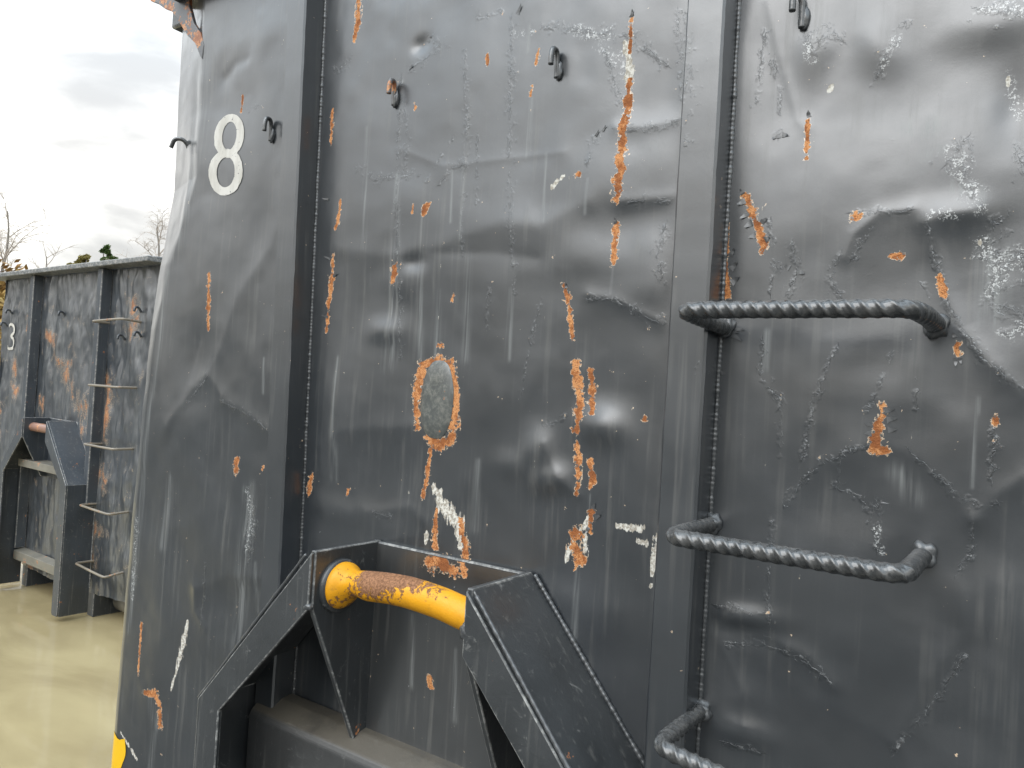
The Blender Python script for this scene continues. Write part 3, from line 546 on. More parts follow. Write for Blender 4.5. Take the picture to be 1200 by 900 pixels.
def near_container():
    root = empty('hook_lift_container', ROOT, 0, 'large dark grey dented hook-lift container with white number 8 and yellow hook bar', 'container')
    st = [M['steel'], M['edge']]; fr = [M['frame'], M['edge']]
    # front sheet
    step = 0.0031
    u = np.arange(-HW-0.06, HW+0.0001, step); zz = np.concatenate([np.linspace(0.17, 0.42, 12, endpoint=False), np.arange(0.42, 2.84, step)])
    nx, nz = len(u), len(zz); X, Z = np.meshgrid(u, zz); X = X.ravel().copy(); Z = Z.ravel().copy()
    ex = np.interp(Z, EDGE_Z, EDGE_X); lo = u[0]
    # columns left of the left rib are drawn along to end on the battered corner line
    k = X < -0.7; X[k] = -0.7+(X[k]+0.7)*((ex[k]+0.7)/(lo+0.7))
    Y = fold(X, Z)-disp(X, Z)
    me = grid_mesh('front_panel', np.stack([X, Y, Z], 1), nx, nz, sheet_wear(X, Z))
    at_ = me.attributes.new('crease', 'FLOAT_COLOR', 'POINT'); at_.data.foreach_set('color', crease_field(X, Z).ravel())
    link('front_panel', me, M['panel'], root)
    # ribs, folded from plate, welded down both sides
    for s, cx in zip((0, 1), RIBS):
        pr = [(cx-0.035, 0.004), (cx-0.0345, -0.0585), (cx-0.0305, -0.063), (cx+0.0305, -0.063), (cx+0.0345, -0.0585), (cx+0.035, 0.004)]
        zs = np.arange(0.18, 2.80, 0.02); vv = []; ff = []
        for i, z in enumerate(zs):
            off = rib_lean(z) if s == 0 else 0
            for q, (x, y) in enumerate(pr):
                j = 0.0012*mnoise.noise(Vector((x*20, z*9, s*5.0)))+0.0008*mnoise.noise(Vector((x*50, z*40, s*5.0)))
                vv.append((x+off+(j if q in (1, 4) else 0), y+(j if 0 < q < 5 else 0), z))
        n = len(pr)
        for i in range(len(zs)-1):
            for q in range(n-1): ff.append((i*n+q, i*n+q+1, (i+1)*n+q+1, (i+1)*n+q))
        me = mesh('rib', vv, ff)
        X = np.array([v[0] for v in vv]); Z = np.array([v[2] for v in vv])
        me.polygons.foreach_set('use_smooth', [True]*len(me.polygons)); me.set_sharp_from_angle(angle=rad(28))
        at_ = me.attributes.new('wear', 'FLOAT_COLOR', 'POINT'); F = sheet_wear(X, Z); F[:, 0] *= 0; F[:, 1] *= 0; F[:, 3] *= 0.3; at_.data.foreach_set('color', F.ravel())
        rb = link('rib', me, M['rib'], root)
        for sd_ in (-1, 1):
            pts = [(cx+sd_*0.037+(rib_lean(z) if s == 0 else 0)+0.0012*mnoise.noise(Vector((z*14, s*3.3, sd_))), 0.0005, z) for z in np.arange(0.2, 2.79, 0.01)]
            link('weld_bead', weld_mesh('weld_bead', pts, 0.0046, 0.0085, s*7+sd_), M['weld'], rb)
    # top rail across the front and along both sides, torn corner cap at the left
    link('top_rail', box_mesh('top_rail', -HW+0.06, HW, -0.055, 0.06, 2.80, 2.92, 0.008), st, root)
    for sx in (-1, 1):
        xo = sx*HW
        link('side_wall', box_mesh('side_wall', min(xo, xo-sx*0.006), max(xo, xo-sx*0.006), 0.085, 5.6, 0.17, 2.80), M['steel'], root)
        link('side_rail', box_mesh('side_rail', min(xo-sx*0.02, xo+sx*0.09), max(xo-sx*0.02, xo+sx*0.09), 0.07, 5.6, 2.785, 2.90, 0.008), st, root)
        for k in range(8):
            y = 0.55+k*0.68
            link('side_rib', prism_mesh('side_rib', [(min(xo, xo+sx*0.06), y), (max(xo, xo+sx*0.06), y), (max(xo, xo+sx*0.06), y+0.08), (min(xo, xo+sx*0.06), y+0.08)], 'z', 0.2, 2.78, 0.006), st, root)
        link('floor_rail', box_mesh('floor_rail', sx*0.53-0.04, sx*0.53+0.04, 0.02, 5.6, 0.02, 0.17, 0.005), st, root)
    link('floor_plate', box_mesh('floor_plate', -HW+0.01, HW-0.01, 0.03, 5.6, 0.172, 0.20), M['steel'], root)
    link('rear_wall', box_mesh('rear_wall', -HW+0.01, HW-0.01, 5.6, 5.66, 0.17, 2.80), M['steel'], root)
    # battered corner: the sheet carries on round into the side
    zs = np.arange(0.17, 2.80, 0.01); vv = []; ff = []; nq = 7
    for i, z in enumerate(zs):
        ex = float(np.interp(z, EDGE_Z, EDGE_X)); ey = float(fold(np.array([ex]), np.array([z]))[0]-disp(np.array([ex]), np.array([z]))[0])
        for q in range(nq):
            t = q/(nq-1); a = t*PI/2
            x = ex+(-HW-ex)*t*t*(1 if q < nq-1 else 1)-0.006*math.sin(a)*(1-t); y = ey+0.10*t+0.02*math.sin(a)*0
            x += 0.004*mnoise.noise(Vector((t*2, z*6, 1)))*math.sin(t*PI); vv.append((x, y, z))
    for i in range(len(zs)-1):
        for q in range(nq-1): ff.append((i*nq+q, (i+1)*nq+q, (i+1)*nq+q+1, i*nq+q+1))
    link('corner_post', mesh('corner_post', vv, ff), M['corner'], root, smooth=True)
    cap = [(-1.36, 2.93), (-1.37, 2.87), (-1.345, 2.845), (-1.30, 2.825), (-1.26, 2.80), (-1.225, 2.785), (-1.20, 2.765), (-1.16, 2.72), (-1.125, 2.685), (-1.085, 2.655), (-1.055, 2.61), (-1.045, 2.60), (-1.04, 2.64), (-1.06, 2.68), (-1.10, 2.72), (-1.13, 2.78), (-1.14, 2.93)]
    link('corner_cap', prism_mesh('corner_cap', cap, 'y', 0.0, 0.012, 0.002), [M['rusty_cap'], M['rusty_cap']], root)
    # number 8, sprayed through a stencil: two rings on the sheet
    def ring_pts(cx, cy, rx, ry, w_):
        out = []
        for k in range(72):
            a = 2*PI*k/72; j = 0.6*mnoise.noise(Vector((math.cos(a)*4+cx, math.sin(a)*4, cy*0.1)))+0.35*mnoise.noise(Vector((math.cos(a)*14+cx, math.sin(a)*14, 2)))
            for r_ in (-0.5, -0.17, 0.17, 0.5):
                q = r_*w_+j*(1 if r_ > 0.3 else 0.35 if r_ < -0.3 else 0)
                out.append((cx+(rx+q)*math.sin(a)+0.055*(-(ry+q)*math.cos(a))*-1, cy-(ry+q)*math.cos(a)))
        return out
    vv = []; ff = []
    for (cx, cy, rx, ry, w_), dz in (((268.5, 159, 13.0, 21.5, 9.4), 0.0), ((265.5, 202, 15.6, 22.5, 9.6), 0.0004)):
        b0 = len(vv); pts = ring_pts(cx, cy, rx, ry, w_)
        X = np.array([lx(*p)[0] for p in pts]); Z = np.array([lx(*p)[1] for p in pts]); Y = fold(X, Z)-disp(X, Z)-0.0011-dz
        vv += list(zip(X, Y, Z))
        for k in range(72):
            for q in range(3):
                a = b0+k*4+q; b = b0+((k+1) % 72)*4+q; ff.append((a, a+1, b+1, b))
    tag(link('number_marking', mesh('number_marking', vv, ff), M['white'], root, smooth=True), 'white stencilled number 8')
    # strip of yellow tape low on the corner
    vv = []; ff = []; zs = np.arange(0.30, 0.552, 0.014)
    for i, z in enumerate(zs):
        ex = float(np.interp(z, EDGE_Z, EDGE_X))
        for q in range(7):
            x = ex+0.001+0.085*q/6*(1-0.12*math.sin(i*0.7))
            vv.append((x, float(fold(np.array([x]), np.array([z]))[0]-disp(np.array([x]), np.array([z]))[0])-0.0015, z+(0.006*math.sin(q*1.3) if i == len(zs)-1 else 0)))
    for i in range(len(zs)-1):
        for q in range(6): a = i*7+q; ff.append((a, a+1, a+8, a+7))
    link('yellow_tape', mesh('yellow_tape', vv, ff), M['yellow_strip'], root, smooth=True)
    # welded-on patch plate
    cx, cz = lx(512, 470); vv = [(0, 0, 0)]; ff = []; s0 = pxm(512, 470)
    vv = []
    rings = (0.0, 0.5, 0.85, 1.0)
    for ri in rings[1:]:
        for k in range(40):
            a = 2*PI*k/40; sx = 21*s0*1.18; sz = (48 if math.sin(a) > 0 else 44)*s0
            x = cx+math.copysign(abs(math.cos(a))**0.75, math.cos(a))*sx*ri*(1+0.03*mnoise.noise(Vector((a*2, 0, 0)))); z = cz+math.sin(a)*sz*ri
            vv.append((x, 0, z))
    X = np.array([v[0] for v in vv]); Z = np.array([v[2] for v in vv]); Y = -disp(X, Z)-0.001-np.repeat([0.006, 0.0045, 0.0], 40)
    vv = list(zip(X, Y, Z)); vv.append((cx, float(-disp(np.array([cx]), np.array([cz]))[0])-0.0075, cz)); c = len(vv)-1
    for k in range(40):
        ff.append((c, k, (k+1) % 40))
        for r_ in range(2): a = r_*40+k; b = r_*40+(k+1) % 40; ff.append((a, a+40, b+40, b))
    link('patch_plate', mesh('patch_plate', vv, ff), M['patch'], root, smooth=True)
    # ladder rungs of ribbed bar, welded to rib and sheet
    R0 = 0.0118
    def rebar(s, S, th):
        h = max(0.0, math.cos(2*PI*s/0.0185-3*th))**1.1
        env = 0.35+0.65*abs(math.sin(th))**0.5
        seam = max(0.0, math.cos(2*th))**14
        return R0*(1+0.20*h*env+0.10*seam)*(1+0.015*math.sin(s*61))
    x0, x1, so = 0.571, 0.894, 0.184
    for k, z in enumerate((1.806, 1.461, 1.140, 0.80, 0.46)):
        a, b = (0.0, 0.0)
        if k == 0: path = [(x0+0.006, 0.004, z-0.006), (x0-0.004, -so, z+0.004), (x1-0.010, -so+0.012, z+0.004), (x1+0.002, -0.10, z+0.002), (x1+0.004, 0.004, z)]
        else:
            sag = 0.035 if k == 2 else 0.0      # the third rung is bent down at its free end
            path = [(x0, 0.004, z), (x0-0.003, -so, z-0.001), (x1, -so, z-0.002-sag), (x1+0.002, 0.004, z-sag)]
        me = sweep_mesh('rung', resample(smooth_path(path, 0.030, 8), 0.0017), 32, rebar, up=(0, 0, 1))
        rg = link('rung', me, M['rebar'], root)
        for (wx, wz, q) in ((x0+(0.006 if k == 0 else 0), z, 0), (x1+0.004, z-(0.035 if k == 2 else 0), 1)):
            yy = -float(disp(np.array([wx]), np.array([wz]))[0])
            link('weld', blob_mesh('weld', (wx, yy-0.003, wz), 0.0175, 0.013, 0.019, k*2+q, 0.45), M['weld'], rg)
    # bent-rod tarpaulin hooks
    for i, (px, py, h) in enumerate(((319, 166, 0.06), (462, 124, 0.058), (653, 92, 0.058), (940, 34, 0.062))):
        x, z = lx(px, py); y = -float(disp(np.array([x]), np.array([z]))[0])
        tilt = (0.004, 0.006, 0.0, -0.010)[i]
        h *= 0.85; path = [(x, y-0.005, z), (x, y-0.006, z+h*0.8), (x+tilt*0.5, y-0.010, z+h*1.10), (x+tilt, y-0.024, z+h*1.10), (x+tilt, y-0.029, z+h*0.8), (x+tilt, y-0.029, z+h*0.38)]
        me = sweep_mesh('tarp_hook', resample(smooth_path(path, 0.014, 5), 0.002), 12, lambda s, S, th: 0.0056*(1+0.05*math.sin(s*1500)))
        hk = link('tarp_hook', me, M['hook_rust'] if i == 1 else M['rebar'], root)
        link('weld', blob_mesh('weld', (x+0.003, y-0.003, z+h*0.3), 0.009, 0.006, 0.02, 30+i, 0.3), M['weld'], hk)
    x, z = lx(221, 190, 0.05); path = [(x, 0.055, z), (x, 0.045, z+0.05), (x-0.006, 0.03, z+0.066), (x-0.026, 0.015, z+0.066), (x-0.038, 0.012, z+0.038)]
    hk = link('tarp_hook', sweep_mesh('tarp_hook', resample(smooth_path(path, 0.02, 5), 0.002), 12, lambda s, S, th: 0.0062*(1+0.05*math.sin(s*1500))), M['rebar'], root)
    link('weld', blob_mesh('weld', (x+0.002, 0.06, z), 0.012, 0.012, 0.022, 41, 0.3), M['weld'], hk)
    flakes(root)
    hook_frame(root, fr, dict(top=0.212, sh=0.557, zt=1.312, zs=0.916, dep=0.20, fl=0.080, fz=0.118), M['dusty'], True)
    return root

# curls of paint that stand off the sheet: photo x, y, length px, direction degrees (0 = right, 90 = up), root width px
FLAKES = [(874, 236, 12, 200, 7), (877, 250, 13, 215, 7), (882, 262, 12, 205, 8), (886, 276, 10, 200, 7), (893, 262, 10, 40, 7), (897, 282, 8, 30, 7), (871, 228, 9, 120, 5),
 (1038, 482, 13, 20, 7), (1040, 492, 14, 15, 7), (1041, 504, 12, 10, 7), (1023, 498, 10, 170, 6), (1022, 508, 9, 185, 7), (856, 300, 12, 60, 7), (857, 316, 14, 50, 8), (858, 332, 14, 40, 8), (848, 330, 10, 200, 6),
 (695, 596, 9, 60, 6), (698, 606, 10, 20, 6), (690, 618, 9, 250, 5), (1119, 396, 8, 110, 5), (1121, 420, 12, 265, 5), (1125, 420, 9, 285, 4), (947, 136, 9, 95, 5), (854, 388, 16, -10, 5), (858, 392, 18, -30, 5), (862, 386, 14, -5, 4),
 (386, 234, 12, 170, 3), (384, 372, 13, 165, 3), (388, 304, 13, 160, 3), (390, 324, 10, 20, 4), (721, 262, 8, 95, 5), (914, 158, 12, 200, 6), (916, 158, 10, 350, 6), (934, 318, 12, -20, 6), (926, 314, 10, 150, 6), (606, 16, 14, 60, 5), (740, 20, 10, 80, 5),
 (698, 160, 10, 55, 3), (706, 154, 10, 50, 3), (664, 338, 8, 100, 4), (818, 166, 12, 160, 6), (824, 190, 12, 30, 6), (812, 94, 12, 20, 5), (806, 60, 12, 10, 4), (500, 48, 10, 40, 6), (478, 80, 10, 20, 5)]
def flakes(root):
    for i, (px, py, ln, ang, wd) in enumerate(FLAKES):
        x, z = lx(px, py); s0 = pxm(px, py); y = float(fold(np.array([x]), np.array([z]))[0]-disp(np.array([x]), np.array([z]))[0])
        d = (math.cos(rad(ang)), math.sin(rad(ang))); n_ = (-d[1], d[0]); vv = []; ff = []; r = random.Random(i)
        for k in range(5):
            t = k/4; w_ = wd*0.5*s0*(1-t)**0.8+0.0003; l_ = ln*s0*(t-0.18*t*t); up = 0.0010+0.16*ln*s0*t*t+0.0006*math.sin(t*9+i)
            for q in (-1, 1): vv.append((x+d[0]*l_+n_[0]*w_*q*(1+r.uniform(-.3, .3)), y-up, z+d[1]*l_+n_[1]*w_*q*(1+r.uniform(-.3, .3))))
        for k in range(4): ff.append((2*k, 2*k+1, 2*k+3, 2*k+2))
        link('paint_flake', mesh('paint_flake', vv, ff), M['flake'], root, smooth=True)

def bar_mesh(half, z, y, r, bow):
    """hook bar: thick collar at one end, worn waist; field 'wear' marks where the paint is rubbed off"""
    n = 90; ns = 40; vv = []; ff = []; F = []
    for i in range(n+1):
        t = i/n; x = -half+2*half*t
        rr = r*(1+0.62*math.exp(-(t/0.085)**4)+0.05*math.exp(-((1-t)/0.03)**2))
        zc = z+bow*math.sin(PI*min(1, t*1.15))**1.2 if t < 0.87 else z
        zc = z+bow*max(0, math.sin(PI*t))
        for k in range(ns):
            th = 2*PI*k/ns; q = rr*(1+0.02*mnoise.noise(Vector((t*9, math.cos(th)*2, math.sin(th)*2))))
            # underside gouge next to the collar where the hook pulls
            g = math.exp(-((t-0.15)/0.05)**2)*max(0, -math.sin(th)*0.8+math.cos(th)*-0.2)
            q *= 1-0.28*g
            vv.append((x, y+q*math.cos(th), zc+q*math.sin(th)))
            f_ = 0.74*math.exp(-((t-0.31)/0.20)**2)*(0.60+0.40*math.sin(th-0.4))+0.70*math.exp(-((t-0.55)/0.24)**2)*max(0, -0.1+math.sin(th-0.3)*0.9)+0.5*g
            f_ += 0.5*math.exp(-(t/0.1)**2)*max(0, -math.sin(th))
            F.append((min(1, f_), 0, 0, 1))
    for i in range(n):
        for k in range(ns):
            a = i*ns+k; b = i*ns+(k+1) % ns; ff.append((a, a+ns, b+ns, b))
    me = mesh('hook_bar', vv, ff); me.polygons.foreach_set('use_smooth', [True]*len(me.polygons))
    at_ = me.attributes.new('wear', 'FLOAT_COLOR', 'POINT'); at_.data.foreach_set('color', np.array(F, dtype=np.float32).ravel())
    return me

def hook_frame(root, mats, p, dusty, near):
    """A-shaped towing frame: back plate, two tapering gussets that carry the bar, two folded legs, cross beam"""
    tp, sh, zt, zs, d, fl, fz = p['top'], p['sh'], p['zt'], p['zs'], p['dep'], p['fl'], p['fz']
    hf = link('hook_frame', prism_mesh('hook_frame', [(-tp+0.006, zt), (tp-0.006, zt), (tp-0.006, 0.87), (-tp+0.006, 0.87)], 'y', -0.016, -0.002, 0.004), mats, root)
    if near:   # its face, finely divided so that the rust field can be stored on it
        u = np.arange(-tp+0.012, tp-0.011, 0.004); zz = np.arange(0.875, zt-0.004, 0.004); X, Z = np.meshgrid(u, zz); X = X.ravel(); Z = Z.ravel()
        Y = -0.0175-0.001*vnoise(X, Z, 8, 3, 3)
        link('back_plate', grid_mesh('back_plate', np.stack([X, Y, Z], 1), len(u), len(zz), sheet_wear(X, Z)), M['panel_low'], hf)
    for s in (-1, 1):
        xg = s*(tp-0.006)
        gp = [(-0.004, zt+0.002), (-d, zt+0.002), (-d, zt-fz), (-0.055, 0.875), (-0.004, 0.868)]
        link('gusset', prism_mesh('gusset', gp, 'x', xg-0.007, xg+0.007, 0.003), mats, hf)
        # leg: outer plate from the sheet forwards, bent at the shoulder, and a front flange
        o = [(tp, zt), (sh, zs), (sh, 0.035)]; th = 0.010
        nx, nz = (zt-zs), (sh-tp); l_ = math.hypot(nx, nz); nx /= l_; nz /= l_
        inn = [(tp-th*0.2, zt-th*1.3), (sh-th, zs-th*0.45), (sh-th, 0.035)]
        poly = [(s*a, b) for a, b in o]+[(s*a, b) for a, b in inn[::-1]]
        lg = link('leg', prism_mesh('leg', poly, 'y', -d+0.002, -0.003, 0.002), mats, hf)
        fo = [(tp-0.009, zt-0.001), (sh-0.001, zs-0.001), (sh-0.001, 0.05), (sh-0.012, 0.037)]; fi = [(sh-fl+0.012, 0.037), (sh-fl, 0.05), (sh-fl, zs-0.010), (tp-0.009, zt-fz)]
        poly = [(s*a, b) for a, b in fo+fi]
        link('front_flange', prism_mesh('front_flange', poly, 'y', -d-0.009, -d+0.002, 0.003), mats, hf)
        # weld along outer plate and sheet
        pts = [(s*(tp+0.006), -0.004, zt-0.002), (s*(sh+0.003), -0.004, zs), (s*(sh+0.003), -0.004, 0.2)]
        link('weld_bead', weld_mesh('weld_bead', resample(pts, 0.01), 0.0048, 0.010, 60+s), M['weld'] if near else mats[1], hf)
        if near:
            pts = [(s*(tp+0.012), -d-0.004, zt-0.008), (s*(sh+0.001), -d-0.004, zs)]
            link('weld_bead', weld_mesh('weld_bead', resample(pts, 0.01), 0.0042, 0.016, 80+s), M['weld'], hf)
    # cross beam with a chamfered top, and a foot plate
    bx = sh-0.03
    bp = [(-0.003, 0.893), (-0.035, 0.888), (-0.078, 0.862), (-0.085, 0.848), (-0.085, 0.70), (-0.003, 0.70)]
    if near: link('cross_beam', prism_mesh('cross_beam', bp, 'x', -bx, bx, 0.004), [dusty, dusty], hf)
    else: link('cross_beam', prism_mesh('cross_beam', [(-0.003, 0.99), (-0.12, 0.985), (-0.12, 0.93), (-0.003, 0.93)], 'x', -0.42, bx-0.06, 0.004), [dusty, dusty], hf)
    link('foot_plate', prism_mesh('foot_plate', [(-0.003, 0.30), (-0.07, 0.285), (-0.07, 0.22), (-0.003, 0.20)], 'x', -bx, bx-0.05, 0.004), [dusty, dusty], hf)
    # bar and its collar ring
    if near:
        link('hook_bar', bar_mesh(tp-0.013, 1.232, -0.128, 0.031, 0.022), M['yellow'], hf)
        ring = sweep_mesh('collar', [(-tp+0.0075+0.004*q, -0.128, 1.232) for q in range(5)], 40, lambda s, S, th: 0.058-0.004*(s/S)**4)
        link('collar', ring, M['frame'], hf)
        # cut strap end and its chipped corner
        link('weld', blob_mesh('weld', (-tp+0.006, -d-0.004, zt-fz+0.004), 0.012, 0.008, 0.008, 5, 0.3), M['weld'], hf)
        link('weld', blob_mesh('weld', (tp-0.010, -d-0.003, zt-0.075), 0.010, 0.008, 0.016, 6, 0.3), M['weld'], hf)
    else:
        link('hook_bar', sweep_mesh('hook_bar', resample([(-tp, -0.125, zt-0.065), (tp, -0.125, zt-0.065)], 0.02), 20, lambda s, S, th: 0.032), M['rust_rod'], hf)

# ------------------------------------------------------------------ the far container in the flood water
def far_container():
    A, T = -0.039, 0.0
    root = empty('hook_lift_container', (-5.779, 1.456, 0.0), A, 'weathered grey-blue container with white number 3 standing in muddy water', 'container')
    st = [M['steel_old'], M['edge_old']]; hw = 1.211; ht = 2.36
    u = np.arange(-hw, hw+0.001, 0.011); zz = np.arange(0.20, ht, 0.011); X, Z = np.meshgrid(u, zz); nx, nz = len(u), len(zz); X = X.ravel(); Z = Z.ravel()
    Y = -(0.018*vnoise(X, Z*0.6, 4.0, 31, 3)+0.016*vnoise(X*1.5, Z*0.5, 9.0, 41, 3))
    for cx in (-0.534, 0.534): Y *= 1-0.9*np.exp(-((X-cx)/0.05)**2)
    Y += 0.05*np.exp(-((Z-0.2)/0.10)**2)*(X/hw)**2
    Z2 = Z+np.where(Z < 0.5, -0.05*(1-(X/hw)**2)*(0.5-Z)/0.3, 0)
    F = np.zeros((X.size, 4), np.float32)
    marks = [[(-0.40, 1.92, .05), (-0.28, 1.86, .04), (-0.15, 1.72, .04), (-0.02, 1.62, .05), (0.12, 1.50, .05), (0.30, 1.40, .06)], [(-0.05, 1.60, .04), (0.05, 1.80, .04)], [(0.86, 2.12, .05), (0.88, 1.98, .08), (0.90, 1.94, .05)],
             [(0.62, 1.60, .06), (0.66, 1.40, .05), (0.60, 1.20, .04)], [(-0.95, 1.70, .04), (-0.90, 1.50, .05), (-0.85, 1.42, .05)], [(-0.75, 2.05, .03), (-0.72, 1.9, .03)], [(-0.45, 1.45, .05), (-0.40, 1.40, .06)], [(0.62, 0.95, .08), (0.66, 0.90, .05)], [(0.55, 0.6, .05), (0.55, 0.4, .05)], [(-0.5, 0.26, .06), (-0.3, 0.25, .05)], [(0.42, 1.95, .06), (0.43, 1.8, .05)], [(0.32, 1.26, .05), (0.4, 1.27, .05)], [(-1.15, 1.3, .05), (-1.15, 1.0, .04)]]
    f_ = np.zeros(X.size)
    for pl in marks:
        d, w_ = seg_dist(X, Z, [(p[0], p[1]) for p in pl], [p[2] for p in pl]); f_ = np.maximum(f_, np.clip(0.86-0.42*d/w_, 0, 1))
    F[:, 0] = f_*0.78; F[:, 2] = np.clip(0.30+0.5*vnoise(X, Z*0.5, 5, 77, 3), 0, 1); F[:, 3] = np.clip(0.25+0.6*vnoise(X*3, Z*0.4, 4, 78, 3), 0, 1)
    link('front_panel', grid_mesh('front_panel', np.stack([X, Y, Z2], 1), nx, nz, F), M['panel_old'], root)
    for cx in (-0.534, 0.534):
        pr = [(cx-0.04, 0.0), (cx-0.032, -0.07), (cx+0.032, -0.07), (cx+0.04, 0.0)]
        link('rib', prism_mesh('rib', pr, 'z', 0.75 if cx > 0 else 0.3, ht-0.002, 0.006), st, root)
    rl = link('top_rail', prism_mesh('top_rail', [(0.05, ht), (-0.115, ht), (-0.115, ht+0.035), (0.05, ht+0.045)], 'x', -hw-0.12, hw+0.02, 0.006), [M['rail_old'], M['rail_old']], root)
    for sx in (-1, 1):
        xo = sx*hw
        link('side_wall', box_mesh('side_wall', min(xo, xo-sx*0.006), max(xo, xo-sx*0.006), 0.0, 5.2, 0.2, ht), M['steel_old'], root)
        link('side_rail', box_mesh('side_rail', min(xo, xo+sx*0.1), max(xo, xo+sx*0.1), 0.052, 5.2, ht-0.06, ht+0.04, 0.008), [M['rail_old'], M['rail_old']], root)
        for k in range(8): link('side_rib', box_mesh('side_rib', min(xo, xo+sx*0.06), max(xo, xo+sx*0.06), 0.5+k*0.63, 0.58+k*0.63, 0.22, ht-0.065, 0.006), st, root)
        link('floor_rail', box_mesh('floor_rail', sx*0.53-0.04, sx*0.53+0.04, 0.02, 5.2, 0.0, 0.195, 0.005), st, root)
        link('roller', sweep_mesh('roller', [(sx*0.60, 0.22, 0.10), (sx*0.78, 0.22, 0.10)], 18, lambda s, S, th: 0.085), M['mud_edge'], root)
    link('floor_plate', box_mesh('floor_plate', -hw+0.01, hw-0.01, 0.06, 5.2, 0.20, 0.23), M['steel_old'], root)
    link('rear_wall', box_mesh('rear_wall', -hw+0.01, hw-0.01, 5.2, 5.26, 0.2, ht), M['steel_old'], root)
    # number 3
    pts = [(-0.052, 0.080), (-0.02, 0.10), (0.025, 0.092), (0.05, 0.062), (0.042, 0.025), (0.0, 0.004), (0.042, -0.018), (0.056, -0.06), (0.03, -0.095), (-0.02, -0.102), (-0.058, -0.078)]
    path = resample(smooth_path([(p[0], 0, p[1]) for p in pts], 0.03, 4), 0.006); vv = []; ff = []
    for i, p_ in enumerate(path):
        t = (path[min(i+1, len(path)-1)]-path[max(i-1, 0)]).normalized(); nn = Vector((-t.z, 0, t.x))
        for q in (-1, 1):
            x = -1.035+p_.x*0.95+nn.x*0.011*q; z = 1.90+p_.z*1.0+nn.z*0.011*q
            i_ = int(round((x+hw)/0.011)); j_ = int(round((z-0.20)/0.011)); vv.append((x, float(Y.reshape(nz, nx)[j_, i_])-0.006, z))
    for i in range(len(path)-1): ff.append((2*i, 2*i+1, 2*i+3, 2*i+2))
    tag(link('number_marking', mesh('number_marking', vv, ff), M['white'], root), 'white painted number 3')
    # rungs of thin round bar, some bent
    x0, x1, so = 0.57, 0.985, 0.115
    for k, z in enumerate((1.994, 1.569, 1.175, 0.770, 0.384)):
        dz = (0.012, 0.0, 0.0, -0.008, -0.02)[k]
        path = [(x0, 0.01, z), (x0, -so, z), ((x0+x1)/2+0.05, -so-0.004, z+dz*0.6), (x1-0.015, -so, z+dz), (x1, 0.01, z+0.002)]
        rg = link('rung', sweep_mesh('rung', resample(smooth_path(path, 0.025, 5), 0.012), 10, lambda s, S, th: 0.0080), M['rung_old'], root)
    for (x, z) in ((0.79, 1.88), (1.0, 1.90), (0.98, 2.06), (-1.12, 1.98), (-1.04, 2.08), (-0.1, 2.05)):
        path = [(x, 0.0, z), (x, -0.02, z+0.03), (x+0.005, -0.045, z+0.03), (x+0.005, -0.05, z)]
        link('tarp_hook', sweep_mesh('tarp_hook', resample(smooth_path(path, 0.015, 4), 0.006), 8, lambda s, S, th: 0.008), M['steel_old'], root)
    hook_frame(root, st, dict(top=0.20, sh=0.55, zt=1.300, zs=0.90, dep=0.19, fl=0.085, fz=0.14), M['mud_edge'], False)
    return root

# ------------------------------------------------------------------ trees
def leaf_mat(name, a, b_):
    m, t, b = mat(name); nb = NB(t); oi = t.nodes.new('ShaderNodeNewGeometry')
    n_ = t.nodes.new('ShaderNodeTexNoise'); n_.inputs['Scale'].default_value = 1.6; n_.inputs['Detail'].default_value = 4
    t.links.new(oi.outputs['Position'], n_.inputs['Vector'])
    t.links.new(nb.mix(nb.ramp(n_.outputs['Fac'], 0.35, 0.65), a, b_), b.inputs['Base Color']); b.inputs['Roughness'].default_value = 0.7
    b.inputs['Specular IOR Level'].default_value = 0.2
    return m
M['bark'] = simple('grey_bark', (0.22, 0.20, 0.175), 0.9, 0.3, 30, 0.2)
M['twig'] = simple('hazed_twig', (0.44, 0.38, 0.32), 0.9, 0.2, 30, 0.2)  # lighter than real wood: haze and glare are put into the colour
M['leaf_green'] = leaf_mat('green_leaves', (0.05, 0.09, 0.025), (0.10, 0.15, 0.04))
M['leaf_autumn'] = leaf_mat('autumn_leaves', (0.24, 0.13, 0.04), (0.34, 0.24, 0.08))
M['leaf_olive'] = leaf_mat('olive_leaves', (0.20, 0.17, 0.05), (0.30, 0.26, 0.10))
M['leaf_dark'] = leaf_mat('dark_needles', (0.030, 0.045, 0.022), (0.055, 0.075, 0.035))
